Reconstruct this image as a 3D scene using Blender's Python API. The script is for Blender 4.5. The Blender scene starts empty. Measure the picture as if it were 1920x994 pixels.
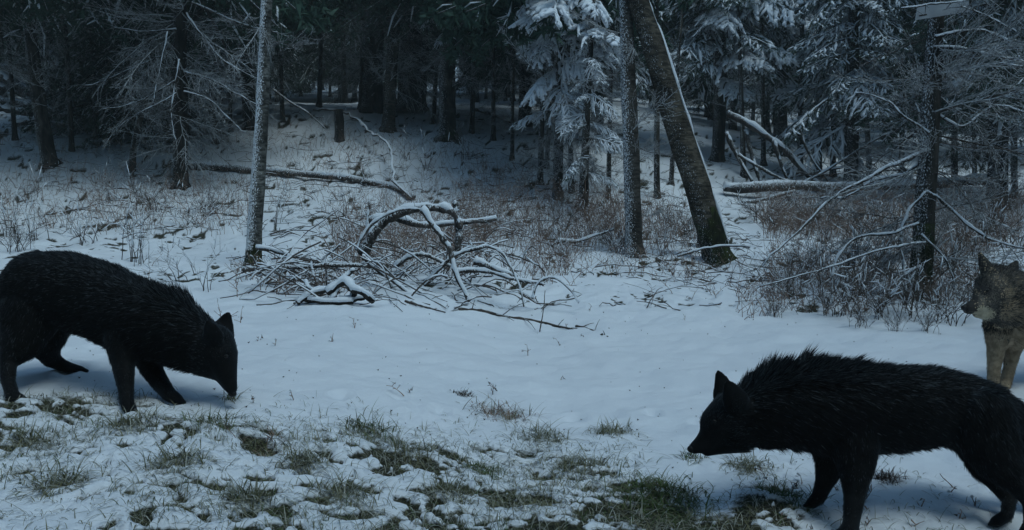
import bpy, math, random
import numpy as np
from mathutils import Vector, Matrix

random.seed(7)
rng = np.random.default_rng(7)
scene = bpy.context.scene
col = scene.collection
PI = math.pi

# ------------------------------------------------------------------ camera, world, sun, exposure
FPX = 1500.0                       # focal length in photograph pixels (1920 wide)
CAM = np.array([0.0, 0.0, 1.35])
PITCH = math.atan(151 / FPX)
cam_d = bpy.data.cameras.new('camera')
cam = bpy.data.objects.new('camera', cam_d)
col.objects.link(cam)
cam.location = CAM
cam.rotation_euler = (PI / 2 - PITCH, 0, 0)
cam_d.sensor_width = 36
cam_d.lens = 36 * FPX / 1920
cam_d.clip_start = 0.05
cam_d.clip_end = 2000
scene.camera = cam

SUN_EL, SUN_AZ = math.radians(62), math.radians(140)      # azimuth clockwise from +Y
world = bpy.data.worlds.new('World')
scene.world = world
world.use_nodes = True
wn, wl = world.node_tree.nodes, world.node_tree.links
sky = wn.new('ShaderNodeTexSky')
sky.sky_type = 'NISHITA'
sky.sun_disc = False
sky.sun_elevation = SUN_EL
sky.sun_rotation = SUN_AZ
sky.air_density = 1.0
sky.dust_density = 2.5
tint = wn.new('ShaderNodeMix'); tint.data_type = 'RGBA'; tint.blend_type = 'MULTIPLY'
tint.inputs[0].default_value = 1.0
tint.inputs[7].default_value = (.84, 1.33, 1.52, 1)
wl.new(sky.outputs[0], tint.inputs[6])
wl.new(tint.outputs[2], wn['Background'].inputs[0])
wn['Background'].inputs[1].default_value = 0.085

sd = bpy.data.lights.new('sun', 'SUN')
sd.energy = 1.0
sd.angle = math.radians(28)
sd.color = (0.84, 0.95, 1.0)
sun = bpy.data.objects.new('sun', sd)
col.objects.link(sun)
sdir = Vector((math.sin(SUN_AZ) * math.cos(SUN_EL), math.cos(SUN_AZ) * math.cos(SUN_EL), math.sin(SUN_EL)))
sun.rotation_euler = (-sdir).to_track_quat('-Z', 'Y').to_euler()
sun.location = (0, 0, 30)

scene.view_settings.view_transform = 'Standard'
scene.view_settings.look = 'None'
scene.view_settings.exposure = -0.14
scene.view_settings.gamma = 1.0
scene.cycles.max_bounces = 5
scene.cycles.diffuse_bounces = 3
scene.cycles.glossy_bounces = 2

# ------------------------------------------------------------------ numeric helpers
def sm(a, b, x):
    t = np.clip((np.asarray(x, float) - a) / (b - a), 0, 1)
    return t * t * (3 - 2 * t)

_perm = np.random.default_rng(3).random((4, 65536))
def vnoise(x, y, k=0):
    x = np.asarray(x, float); y = np.asarray(y, float)
    xi = np.floor(x).astype(np.int64); yi = np.floor(y).astype(np.int64)
    fx = x - xi; fy = y - yi
    fx = fx * fx * (3 - 2 * fx); fy = fy * fy * (3 - 2 * fy)
    T = _perm[k % 4]
    h = lambda a, b: T[((a * 73856093) ^ (b * 19349663)) & 65535]
    return ((h(xi, yi) * (1 - fx) + h(xi + 1, yi) * fx) * (1 - fy) +
            (h(xi, yi + 1) * (1 - fx) + h(xi + 1, yi + 1) * fx) * fy)

def fbm(x, y, o=3, k=0):
    s = 0; a = 0.5; n = 0
    for i in range(o):
        s = s + a * vnoise(x * 2 ** i + 17.3 * i, y * 2 ** i - 9.1 * i, k + i); n += a; a *= 0.5
    return s / n

_ty = np.array([-60, 0, 7, 8.5, 10.5, 13, 16, 20, 24, 28, 40, 70, 120, 300.])
_tc = np.array([0, 0, .0, .06, .25, .62, 1.30, 2.45, 3.55, 4.1, 5.2, 9.5, 20, 45.])
_tr = np.array([0, 0, .0, .04, .17, .40, .85, 1.65, 2.35, 2.85, 4.2, 9.0, 20, 45.])
_yy = np.linspace(-60, 300, 7201)
def _smooth(t):
    a = np.interp(_yy, _ty, t); k = np.ones(21) / 21
    b = np.convolve(np.pad(a, 10, 'edge'), k, 'valid')
    return np.convolve(np.pad(b, 10, 'edge'), k, 'valid')
_zc, _zr = _smooth(_tc), _smooth(_tr)

def base_z(x, y):
    u = x / np.maximum(y, 2.0)
    w = sm(0.08, 0.42, u)
    z = np.interp(y, _yy, _zc) * (1 - w) + np.interp(y, _yy, _zr) * w
    z = z + 0.30 * sm(0.4, -1.5, x) * sm(13, 7, y) * sm(0.2, 2.2, y)
    z = z + 0.06 * np.exp(-((x + 2.35) ** 2 + (y - 4.3) ** 2) / 0.35)
    z = z + (fbm(x * 0.35, y * 0.35, 3, 1) - 0.5) * 0.30 * sm(7, 14, y)
    z = z + (fbm(x * 0.9, y * 0.9, 2, 2) - 0.5) * 0.10 * sm(4, 8, y)
    # snow hump by the leaning tree
    z = z + 0.16 * np.exp(-((x - 3.9) ** 2 / 0.8 + (y - 11.0) ** 2 / 0.5))
    # a log wholly buried by snow in the middle distance
    z = z + 0.20 * np.exp(-((x + .65) ** 2 / .55 + (y - 17.2 - (x + .65) * .5) ** 2 / .10))
    return z

def tussock(x, y):
    """how strongly the grass tussocks break the snow, 0..1"""
    px = 960 + x / np.maximum(y, .5) * FPX
    edge = 3.55 + 0.28 * np.exp(-((px - 900) / 260) ** 2) - 0.45 * np.exp(-((px - 1330) / 110) ** 2) \
        - 0.15 * sm(1480, 1700, px) + 0.05 * sm(500, 100, px)
    edge = edge + (fbm(x * 2.2, y * 2.2, 2, 3) - 0.5) * 0.9
    t = sm(0.50, -0.38, y - edge)
    t = t * (1 - 0.85 * sm(1480, 1560, px))
    return t

# paw prints pressed into the open snow
_pr = np.random.default_rng(12)
PRINTS = [(-1.76, 3.58), (-1.63, 3.76), (-2.35, 3.70), (-2.37, 4.2), (1.265, 3.24), (1.94, 3.06), (1.92, 2.9), (1.25, 2.9), (3.14, 5.12), (3.28, 5.22)]
for k in range(11): PRINTS.append((2.75 - .27 * k + _pr.normal() * .03, 4.72 - .03 * k + (.09 if k % 2 else -.09) + _pr.normal() * .03))
for k in range(7): PRINTS.append((-2.5 - .05 * k + (.08 if k % 2 else -.08), 4.5 + .28 * k))
for k in range(6): PRINTS.append((-.9 + .26 * k + _pr.normal() * .03, 4.25 + .05 * k + (.08 if k % 2 else -.08)))
def detail(x, y):
    t = tussock(x, y)
    wx = x + (fbm(x * 3, y * 3, 2, 1) - .5) * .25; wy = y + (fbm(x * 3 + 9, y * 3, 2, 2) - .5) * .25
    n1 = 1 - np.abs(fbm(wx * 6.5 + wy * 2.5, wy * 9.5, 3, 0) - .5) * 2.6
    n2 = fbm(wx * 17, wy * 24, 3, 1)
    big = fbm(x * 2.2 + 5, y * 2.2, 2, 2)
    h = (n1 - 0.6) * 0.028 + (n2 - 0.5) * 0.040 + (big - .4) * 0.11
    bare = sm(0.61, 0.47, n1 * 0.35 + n2 * 0.65 + (0.5 - big) * 0.5) * t
    # the open green patch
    px = 960 + x / np.maximum(y, .5) * FPX
    gp = np.exp(-(((px - 1235) / 95) ** 2 + ((y - 3.12) / 0.16) ** 2))
    bare = np.clip(bare + gp * 1.1 * sm(0.25, .6, n2 + 0.25), 0, 1)
    far = (fbm(x * 3, y * 3, 3, 1) - 0.5) * 0.035 * sm(4, 6.5, y) + (fbm(x * 9, y * 9, 2, 2) - .5) * .03 * sm(7, 9, y)
    hum = fbm(x * 3.3, y * 2.6, 3, 3); fn = fbm(x * 11, y * 9, 2, 0)
    far = far + (hum - .5) * .10 * sm(6.8, 8.5, y) * sm(45, 25, y)
    bare = np.clip(bare + sm(.42, .34, hum * .5 + fn * .5) * .75 * sm(7.2, 9, y) * sm(40, 24, y), 0, 1)
    calm = (fbm(x * 2.5, y * 2.5, 2, 1) - 0.5) * 0.055 + (fbm(x * 7, y * 6, 3, 3) - .5) * .034
    pr = 0
    for fx, fy in PRINTS:
        q_ = ((x - fx) / .045) ** 2 + ((y - fy) / .065) ** 2
        pr = pr - .022 * np.exp(-q_) + .008 * np.exp(-(np.sqrt(q_) - 1.7) ** 2 * 3)
    calm = calm + pr
    return h * t + far + calm * (1 - t) - bare * 0.02, bare

def surf_z(x, y):
    return base_z(x, y) + detail(x, y)[0]

cp, sp_ = math.cos(PITCH), math.sin(PITCH)
def ray(px, py):
    a, b = (px - 960) / FPX, -(py - 497) / FPX
    d = np.array([a, cp + b * sp_, -sp_ + b * cp])
    return d / d[1]
def P(px, py, d):
    """the world point at forward distance d that pixel looks at"""
    return CAM + ray(px, py) * d
_sd = np.concatenate([np.arange(1.2, 12, .02), np.arange(12, 60, .06)])
def G(px, py):
    """the ground point that pixel looks at"""
    r = ray(px, py)
    pts = CAM[None] + r[None] * _sd[:, None]
    below = pts[:, 2] < base_z(pts[:, 0], pts[:, 1])
    i = int(np.argmax(below)) if below.any() else len(_sd) - 1
    p = pts[i].copy(); p[2] = float(surf_z(p[0], p[1]))
    return p
def on_ground(x, y):
    return np.array([x, y, float(surf_z(x, y))])

def unit(v):
    v = np.asarray(v, float)
    return v / np.maximum(np.linalg.norm(v, axis=-1, keepdims=True), 1e-9)

# ------------------------------------------------------------------ mesh helpers
class MB:
    """collects triangles with a material slot each; build() links them as ONE object"""
    def __init__(s): s.V = []; s.F = []; s.M = []; s.n = 0
    def add(s, v, f, m=0):
        v = np.asarray(v, float).reshape(-1, 3); f = np.asarray(f, np.int64).reshape(-1, 3)
        s.V.append(v); s.F.append(f + s.n); s.M.append(np.full(len(f), m, np.int32)); s.n += len(v)
    def arrays(s): return np.concatenate(s.V), np.concatenate(s.F), np.concatenate(s.M)
    def mesh(s, name, mats, smooth=True):
        V, F, M = s.arrays()
        me = bpy.data.meshes.new(name)
        me.vertices.add(len(V)); me.vertices.foreach_set('co', V.astype(np.float32).ravel())
        me.loops.add(len(F) * 3); me.loops.foreach_set('vertex_index', F.astype(np.int32).ravel())
        me.polygons.add(len(F))
        me.polygons.foreach_set('loop_start', np.arange(0, len(F) * 3, 3, dtype=np.int32))
        try: me.polygons.foreach_set('loop_total', np.full(len(F), 3, dtype=np.int32))
        except Exception: pass
        for m in mats: me.materials.append(m)
        me.polygons.foreach_set('material_index', M)
        me.polygons.foreach_set('use_smooth', np.full(len(F), smooth))
        me.update(calc_edges=True)
        return me
    def build(s, name, mats, parent=None, smooth=True):
        o = bpy.data.objects.new(name, s.mesh(name, mats, smooth))
        col.objects.link(o)
        if parent is not None: o.parent = parent
        return o
    # tubes: Pt (m,n,3), R (m,n)
    def tubes(s, Pt, R, k=4, m=0, cap=True, flat=1.0):
        Pt = np.asarray(Pt, float)
        if Pt.ndim == 2: Pt = Pt[None]
        R = np.broadcast_to(np.asarray(R, float), Pt.shape[:2])
        M_, n = Pt.shape[:2]
        T = unit(np.gradient(Pt, axis=1))
        ref = np.where(np.abs(T[:, :1, 2:3]) > 0.93, np.array([[[1., 0, 0]]]), np.array([[[0, 0, 1.]]]))
        ref = np.broadcast_to(ref, T.shape)
        U = unit(np.cross(T, ref)); W = np.cross(U, T)
        a = np.arange(k) / k * 2 * PI + PI / 2
        ring = (U[:, :, None] * np.cos(a)[None, None, :, None] + W[:, :, None] * np.sin(a)[None, None, :, None] * flat)
        V = Pt[:, :, None] + ring * R[:, :, None, None]
        V = V.reshape(-1, 3)
        i = np.arange(n - 1)[:, None]; j = np.arange(k)[None]
        j2 = (j + 1) % k
        q = np.stack([i * k + j, i * k + j2, (i + 1) * k + j2, (i + 1) * k + j], -1).reshape(-1, 4)
        tri = np.concatenate([q[:, [0, 1, 2]], q[:, [0, 2, 3]]])
        if cap:
            e = [[(n - 1) * k, (n - 1) * k + a_, (n - 1) * k + a_ + 1] for a_ in range(1, k - 1)]
            b = [[0, a_ + 1, a_] for a_ in range(1, k - 1)]
            tri = np.concatenate([tri, e, b])
        F = (tri[None] + (np.arange(M_) * n * k)[:, None, None]).reshape(-1, 3)
        s.add(V, F, m)
    def blades(s, base, tip, width, m=0):
        """single thin triangles"""
        base = np.asarray(base, float); tip = np.asarray(tip, float)
        d = unit(tip - base)
        side = unit(np.cross(d, unit(rng.normal(size=d.shape)))) * np.reshape(width, (-1, 1)) * 0.5
        V = np.stack([base - side, base + side, tip], 1).reshape(-1, 3)
        s.add(V, np.arange(len(V)).reshape(-1, 3), m)
    def merge(s, arr, mat4):
        V, F, M = arr
        A = np.asarray(mat4)
        V2 = V @ A[:3, :3].T + A[:3, 3]
        s.V.append(V2); s.F.append(F + s.n); s.M.append(M); s.n += len(V2)

def tag(o, label=None, cat=None, group=None, kind=None):
    if label: o['label'] = label
    if cat: o['category'] = cat
    if group: o['group'] = group
    if kind: o['kind'] = kind
    return o
def empty(name, loc, rz=0):
    o = bpy.data.objects.new(name, None); col.objects.link(o)
    o.location = loc; o.rotation_euler = (0, 0, rz); o.empty_display_size = .2
    return o
def rel(o, parent):
    """parent o keeping the world coordinates of its mesh"""
    bpy.context.view_layer.update()
    o.parent = parent
    o.matrix_parent_inverse = parent.matrix_world.inverted()
    return o
def copy_tree(o, parent=None):
    c = o.copy(); col.objects.link(c)
    if parent is not None: c.parent = parent
    for ch in list(o.children): copy_tree(ch, c)
    return c
def spline(pts, n):
    """smooth resampled polyline (Catmull-Rom)"""
    p = np.asarray(pts, float)
    if len(p) == 2: return p[0] + (p[1] - p[0]) * np.linspace(0, 1, n)[:, None]
    q = np.concatenate([[2 * p[0] - p[1]], p, [2 * p[-1] - p[-2]]])
    t = np.linspace(0, len(p) - 1 - 1e-6, n); i = t.astype(int); f = (t - i)[:, None]
    a, b, c, d = q[i], q[i + 1], q[i + 2], q[i + 3]
    return 0.5 * (2 * b + (c - a) * f + (2 * a - 5 * b + 4 * c - d) * f ** 2 + (3 * b - a - 3 * c + d) * f ** 3)

# ------------------------------------------------------------------ materials
def nodes(name):
    m = bpy.data.materials.new(name); m.use_nodes = True
    nt = m.node_tree
    return m, nt.nodes, nt.links, nt.nodes['Principled BSDF']
def simple(name, c1, c2, scale=8, rough=.85, bump=0.0, spec=.2, stretch=(1, 1, 1), detail=5):
    m, n, l, b = nodes(name)
    tc = n.new('ShaderNodeTexCoord'); mp = n.new('ShaderNodeMapping'); mp.inputs['Scale'].default_value = stretch
    nz = n.new('ShaderNodeTexNoise'); nz.inputs['Scale'].default_value = scale; nz.inputs['Detail'].default_value = detail
    cr = n.new('ShaderNodeValToRGB'); cr.color_ramp.elements[0].position = .35; cr.color_ramp.elements[1].position = .65
    cr.color_ramp.elements[0].color = (*c1, 1); cr.color_ramp.elements[1].color = (*c2, 1)
    l.new(tc.outputs['Object'], mp.inputs[0]); l.new(mp.outputs[0], nz.inputs[0]); l.new(nz.outputs[0], cr.inputs[0])
    l.new(cr.outputs[0], b.inputs['Base Color'])
    b.inputs['Roughness'].default_value = rough; b.inputs['Specular IOR Level'].default_value = spec
    if bump:
        bp = n.new('ShaderNodeBump'); bp.inputs['Strength'].default_value = bump; bp.inputs['Distance'].default_value = .02
        l.new(nz.outputs[0], bp.inputs['Height']); l.new(bp.outputs[0], b.inputs['Normal'])
    return m

def bark(name, c1, c2, snow=.5, side=(-0.75, -0.35, .5), scale=9, horiz=False):
    m, n, l, b = nodes(name)
    tc = n.new('ShaderNodeTexCoord'); mp = n.new('ShaderNodeMapping')
    mp.inputs['Scale'].default_value = (1, 1, 3.2) if horiz else (1.6, 1.6, .35)
    nz = n.new('ShaderNodeTexNoise'); nz.inputs['Scale'].default_value = scale; nz.inputs['Detail'].default_value = 6
    cr = n.new('ShaderNodeValToRGB'); cr.color_ramp.elements[0].position = .38; cr.color_ramp.elements[1].position = .62
    cr.color_ramp.elements[0].color = (*c1, 1); cr.color_ramp.elements[1].color = (*c2, 1)
    l.new(tc.outputs['Object'], mp.inputs[0]); l.new(mp.outputs[0], nz.inputs[0]); l.new(nz.outputs[0], cr.inputs[0])
    # broad patches of lichen, scars and damp
    nb = n.new('ShaderNodeTexNoise'); nb.inputs['Scale'].default_value = 2.6; nb.inputs['Detail'].default_value = 5; nb.inputs['Roughness'].default_value = .65
    l.new(tc.outputs['Object'], nb.inputs[0])
    rb = n.new('ShaderNodeMapRange'); rb.inputs[1].default_value = .42; rb.inputs[2].default_value = .60; rb.inputs[3].default_value = .45; rb.inputs[4].default_value = 1.25
    l.new(nb.outputs[0], rb.inputs[0])
    mb_ = n.new('ShaderNodeVectorMath'); mb_.operation = 'SCALE'; l.new(cr.outputs[0], mb_.inputs[0]); l.new(rb.outputs[0], mb_.inputs['Scale'])
    # snow blown on to one side, in specks
    ge = n.new('ShaderNodeNewGeometry'); dt = n.new('ShaderNodeVectorMath'); dt.operation = 'DOT_PRODUCT'
    v = Vector(side).normalized(); dt.inputs[1].default_value = v
    l.new(ge.outputs['Normal'], dt.inputs[0])
    n2 = n.new('ShaderNodeTexNoise'); n2.inputs['Scale'].default_value = 75; n2.inputs['Detail'].default_value = 4
    n2.inputs['Roughness'].default_value = .7
    m2 = n.new('ShaderNodeMapping'); m2.inputs['Scale'].default_value = (1, 1, .6)
    l.new(tc.outputs['Object'], m2.inputs[0]); l.new(m2.outputs[0], n2.inputs[0])
    ma = n.new('ShaderNodeMath'); ma.operation = 'MULTIPLY_ADD'; ma.inputs[1].default_value = .20
    l.new(dt.outputs['Value'], ma.inputs[0]); l.new(n2.outputs[0], ma.inputs[2])
    r2 = n.new('ShaderNodeMapRange'); r2.inputs[1].default_value = .72 - snow * .22; r2.inputs[2].default_value = .78 - snow * .2
    l.new(ma.outputs[0], r2.inputs[0])
    mx = n.new('ShaderNodeMix'); mx.data_type = 'RGBA'; mx.inputs[7].default_value = (.72, .76, .8, 1)
    l.new(r2.outputs[0], mx.inputs[0]); l.new(mb_.outputs[0], mx.inputs[6]); l.new(mx.outputs[2], b.inputs['Base Color'])
    bp = n.new('ShaderNodeBump'); bp.inputs['Strength'].default_value = .9; bp.inputs['Distance'].default_value = .03
    l.new(nz.outputs[0], bp.inputs['Height']); l.new(bp.outputs[0], b.inputs['Normal'])
    b.inputs['Roughness'].default_value = .9; b.inputs['Specular IOR Level'].default_value = .15
    return m

M_SNOW = simple('snow', (.70, .76, .82), (.80, .83, .87), 30, .7, .25, .2)
M_BARK = bark('spruce_bark', (.018, .017, .015), (.070, .064, .054), .12)
M_BARKD = bark('old_spruce_bark', (.010, .010, .009), (.045, .040, .034), .0, scale=7)
M_BIRCH = bark('aspen_bark', (.035, .037, .034), (.17, .17, .155), .50, side=(-.8, -.5, .2), scale=12, horiz=True)
M_FLECK = bark('flecked_bark', (.03, .028, .025), (.085, .078, .068), .22, side=(-.8, -.4, .2), scale=10, horiz=True)
M_ASPEN = bark('leaning_aspen_bark', (.025, .023, .018), (.095, .082, .062), -.12, side=(-.5, -.6, .4), scale=10, horiz=True)
M_MOSS = bark('mossy_bark', (.010, .014, .006), (.035, .045, .015), .05, scale=14)
M_WOOD = bark('dead_wood', (.03, .027, .024), (.11, .095, .085), .45, side=(0, -.3, 1), scale=14)
M_TWIG = simple('twig', (.035, .028, .024), (.10, .085, .075), 20)
M_TWIGP = simple('pale_twig', (.055, .046, .038), (.16, .14, .115), 20)
M_DUST = simple('snow_dusted_twig', (.20, .21, .21), (.58, .61, .63), 30)
M_NEEDLE = simple('spruce_needles', (.016, .042, .030), (.048, .092, .068), 3, .7)
M_NEEDLE2 = simple('frosted_needles', (.04, .07, .05), (.17, .22, .21), 6, .7)
M_WEED = simple('dry_weed', (.12, .075, .06), (.34, .25, .20), 4)
M_GRASS = simple('frosted_grass', (.05, .06, .025), (.20, .19, .11), 5)
M_GREEN = simple('green_grass', (.025, .055, .015), (.10, .15, .05), 6)
M_FROSTG = simple('frosted_blade', (.17, .17, .12), (.46, .47, .42), 9)
M_LITTER = simple('dead_leaf', (.015, .012, .01), (.07, .05, .04), 9)
M_BLACK = simple('black_fur', (.0022, .0026, .003), (.006, .0065, .007), 40, .75, 0, .12)
M_BLACKT = simple('grizzle_and_sheen_tips', (.022, .028, .033), (.062, .077, .088), 60, .7)  # grizzle, and a painted blue-grey sheen on back and face
M_FLECKF = simple('snow_flecked_hair', (.05, .06, .065), (.16, .18, .19), 60, .8)
M_NOSE = simple('wet_nose', (.003, .003, .003), (.008, .008, .008), 50, .5, .1, .3)
M_EYE = simple('eye', (.004, .004, .003), (.008, .007, .005), 50, .3, 0, .3)

for m_ in (M_BLACK, M_BLACKT):
    b_ = m_.node_tree.nodes['Principled BSDF']; b_.inputs['Sheen Weight'].default_value = .10
    b_.inputs['Sheen Roughness'].default_value = .45; b_.inputs['Sheen Tint'].default_value = (.6, .8, 1, 1)
def snow_ground():
    m, n, l, b = nodes('snow_cover')
    tc = n.new('ShaderNodeTexCoord')
    at = n.new('ShaderNodeAttribute'); at.attribute_name = 'bare'
    nz = n.new('ShaderNodeTexNoise'); nz.inputs['Scale'].default_value = 34; nz.inputs['Detail'].default_value = 9
    nz.inputs['Roughness'].default_value = .7
    l.new(tc.outputs['Object'], nz.inputs[0])
    ma = n.new('ShaderNodeMath'); ma.operation = 'ADD'; l.new(at.outputs['Fac'], ma.inputs[0]); l.new(nz.outputs[0], ma.inputs[1])
    mr = n.new('ShaderNodeMapRange'); mr.inputs[1].default_value = .84; mr.inputs[2].default_value = 1.10
    l.new(ma.outputs[0], mr.inputs[0])
    gc = n.new('ShaderNodeValToRGB'); gc.color_ramp.elements[0].position = .35; gc.color_ramp.elements[1].position = .7
    gc.color_ramp.elements[0].color = (.010, .012, .007, 1); gc.color_ramp.elements[1].color = (.075, .072, .045, 1)
    n3 = n.new('ShaderNodeTexNoise'); n3.inputs['Scale'].default_value = 60; n3.inputs['Detail'].default_value = 5
    l.new(tc.outputs['Object'], n3.inputs[0]); l.new(n3.outputs[0], gc.inputs[0])
    sc = n.new('ShaderNodeValToRGB'); sc.color_ramp.elements[0].color = (.70, .75, .80, 1); sc.color_ramp.elements[1].color = (.80, .83, .87, 1)
    n4 = n.new('ShaderNodeTexNoise'); n4.inputs['Scale'].default_value = 1.7; n4.inputs['Detail'].default_value = 6
    l.new(tc.outputs['Object'], n4.inputs[0]); l.new(n4.outputs[0], sc.inputs[0])
    mx = n.new('ShaderNodeMix'); mx.data_type = 'RGBA'
    l.new(mr.outputs[0], mx.inputs[0]); l.new(sc.outputs[0], mx.inputs[6]); l.new(gc.outputs[0], mx.inputs[7])
    l.new(mx.outputs[2], b.inputs['Base Color'])
    bp = n.new('ShaderNodeBump'); bp.inputs['Strength'].default_value = .35; bp.inputs['Distance'].default_value = .02
    l.new(nz.outputs[0], bp.inputs['Height']); l.new(bp.outputs[0], b.inputs['Normal'])
    b.inputs['Roughness'].default_value = .75; b.inputs['Specular IOR Level'].default_value = .2
    return m
M_GROUND = snow_ground()

# ------------------------------------------------------------------ the ground, one sheet
ys = np.concatenate([np.linspace(-60, 1.2, 24)[:-1], np.arange(1.2, 5.4, .018), np.arange(5.4, 12, .04),
                     np.geomspace(12, 60, 90), np.geomspace(64, 300, 14)])
us = np.concatenate([[-12, -6, -3.5, -2.2, -1.5, -1.1], np.linspace(-.85, .85, 400), [1.1, 1.5, 2.2, 3.5, 6, 12]])
YY, UU = np.meshgrid(ys, us, indexing='ij')
XX = np.clip(UU * np.maximum(np.abs(YY), 3.0), -400 + UU, 400 + UU)
bz = base_z(XX, YY); dz, bare = detail(XX, YY)
V = np.stack([XX, YY, bz + dz], -1).reshape(-1, 3)
nr, nc = XX.shape
i = np.arange(nr - 1)[:, None]; j = np.arange(nc - 1)[None]
q = np.stack([i * nc + j, i * nc + j + 1, (i + 1) * nc + j + 1, (i + 1) * nc + j], -1).reshape(-1, 4)
g = MB(); g.add(V, np.concatenate([q[:, [0, 1, 2]], q[:, [0, 2, 3]]]))
ground = g.build('snowy_ground', [M_GROUND])
ground['kind'] = 'structure'
a = ground.data.attributes.new('bare', 'FLOAT', 'POINT'); a.data.foreach_set('value', bare.astype(np.float32).ravel())

# ------------------------------------------------------------------ thin misty volume, added to lift the dark forest tones
hz = MB(); c8 = np.array([(x, y, z) for x in (-430, 430) for y in (-75, 320) for z in (-1.5, 52)], float)
hz.add(c8, [[0, 1, 3], [0, 3, 2], [4, 6, 7], [4, 7, 5], [0, 4, 5], [0, 5, 1], [2, 3, 7], [2, 7, 6], [0, 2, 6], [0, 6, 4], [1, 5, 7], [1, 7, 3]])
hm = bpy.data.materials.new('added_haze'); hm.use_nodes = True; hn = hm.node_tree.nodes
hn.remove(hn['Principled BSDF']); pv = hn.new('ShaderNodeVolumePrincipled'); pv.inputs['Density'].default_value = .0027; pv.inputs['Color'].default_value = (.80, .92, .93, 1)
hm.node_tree.links.new(pv.outputs[0], hn['Material Output'].inputs['Volume'])
hzo = hz.build('added_haze', [hm], smooth=False); hzo['kind'] = 'stuff'
# ------------------------------------------------------------------ wolves
F_ = FPX
def ChainWalk(chains, toes):
    for c in chains: yield c
    for c in toes: yield c
def wolf(name, label, chains, mats, fur_n, spots=None, shade=None, hair=.95, up=0.0):
    """chains: list of (kind, nodes); node = (px, py, depth, radius px, side ratio, fur length m)"""
    me = bpy.data.meshes.new('tmp')
    Vs, Fs, n0 = [], [], 0
    nu, nv = 12, 8
    th = np.linspace(0, 2 * PI, nu, endpoint=False); ph = np.linspace(0, PI, nv + 1)
    sph = np.array([[math.sin(p) * math.cos(t), math.cos(p), math.sin(p) * math.sin(t)] for p in ph[1:-1] for t in th] + [[0, 1, 0], [0, -1, 0]])
    sf = []
    for r in range(nv - 2):
        for c in range(nu):
            c2 = (c + 1) % nu
            sf += [[r * nu + c, r * nu + c2, (r + 1) * nu + c2], [r * nu + c, (r + 1) * nu + c2, (r + 1) * nu + c]]
    t_, b_ = (nv - 1) * nu, (nv - 1) * nu + 1
    for c in range(nu):
        c2 = (c + 1) % nu
        sf += [[t_, c2, c], [b_, (nv - 2) * nu + c, (nv - 2) * nu + c2]]
    sf = np.array(sf)
    ctr, rad, flow, furl, kinds = [], [], [], [], []
    toes = []
    for kind, nd in ChainWalk(chains, toes):
        if kind == 'leg' and nd[-1][5] < .01:
            tgt = G(nd[-1][0], nd[-1][1] + nd[-1][3] * .8)[1] - nd[-1][2]
            nd = [(a[0], a[1], a[2] + tgt * min(1, max(0, k_ - .5) / (len(nd) - 2.5)), *a[3:]) for k_, a in enumerate(nd)]
            a_, b_2 = nd[-1], nd[-2]
            fw = 1 if a_[0] > b_2[0] else -1; r_ = max(a_[3], 10)
            for of in (-.62, 0, .62):
                toes.append(('toe', [(a_[0], a_[1] + .15 * (r_ - a_[3]), a_[2] + of * r_ * .3 * a_[2] / F_, r_ * .5, 1, .006), (a_[0] + fw * r_ * (1.25 - .25 * abs(of)), a_[1] + r_ * .42, a_[2] + of * r_ * 1.1 * a_[2] / F_, r_ * .40, 1, .005)]))
        W = np.array([np.concatenate([P(a[0], a[1], a[2]), [a[3] * a[2] / F_, a[3] * a[2] / F_ * a[4], a[5]]]) for a in nd])
        seglen = np.linalg.norm(np.diff(W[:, :3], axis=0), axis=1)
        S = []
        for k in range(len(W) - 1):
            m = max(2, int(seglen[k] / max(.006, .22 * min(W[k, 3], W[k + 1, 3]))))
            for f in np.linspace(0, 1, m, endpoint=False): S.append(W[k] * (1 - f) + W[k + 1] * f)
        S.append(W[-1]); S = np.array(S)
        d = unit(np.gradient(S[:, :3], axis=0))
        if kind in ('torso', 'head', 'ear'):
            d = -d if kind != 'ear' else d
            d = unit(d + np.array([0, 0, -.45 if kind == 'torso' else 0.0]))
        for s_ in S:
            Vs.append(sph * np.array([s_[3], s_[4], s_[3]]) + s_[:3]); Fs.append(sf + n0); n0 += len(sph)
        ctr.append(S[:, :3]); rad.append(S[:, 3]); flow.append(d); furl.append(S[:, 5]); kinds += [kind] * len(S)
    V = np.concatenate(Vs); F = np.concatenate(Fs)
    me.from_pydata(V.tolist(), [], F.tolist())
    tmp = bpy.data.objects.new('tmp', me); col.objects.link(tmp)
    r = tmp.modifiers.new('r', 'REMESH'); r.mode = 'VOXEL'; r.voxel_size = .0075
    s = tmp.modifiers.new('s', 'SMOOTH'); s.factor = .6; s.iterations = 7
    dg = bpy.context.evaluated_depsgraph_get()
    bm_ = bpy.data.meshes.new_from_object(tmp.evaluated_get(dg))
    bpy.data.objects.remove(tmp)
    bm_.materials.clear()
    nV = len(bm_.vertices); co = np.empty(nV * 3, np.float32); bm_.vertices.foreach_get('co', co); co = co.reshape(-1, 3).astype(float)
    no = np.empty(nV * 3, np.float32); bm_.vertices.foreach_get('normal', no); no = no.reshape(-1, 3).astype(float)
    bm_.polygons.foreach_set('use_smooth', np.ones(len(bm_.polygons), bool))
    bm_.name = 'body'
    ctr = np.concatenate(ctr); rad = np.concatenate(rad); flow = np.concatenate(flow); furl = np.concatenate(furl)
    kinds = np.array(kinds)
    # base of the thing: under the body
    feet = co[co[:, 2].argsort()[:50]].mean(0)
    root = empty(name, (co[:, 0].mean(), co[:, 1].mean(), co[:, 2].min()))
    tag(root, label, 'wolf', 'wolves on the snow')
    body = bpy.data.objects.new('body', bm_); col.objects.link(body); rel(body, root)
    # fur
    bm_.calc_loop_triangles()
    tr = np.empty(len(bm_.loop_triangles) * 3, np.int32); bm_.loop_triangles.foreach_get('vertices', tr); tr = tr.reshape(-1, 3)
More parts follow.
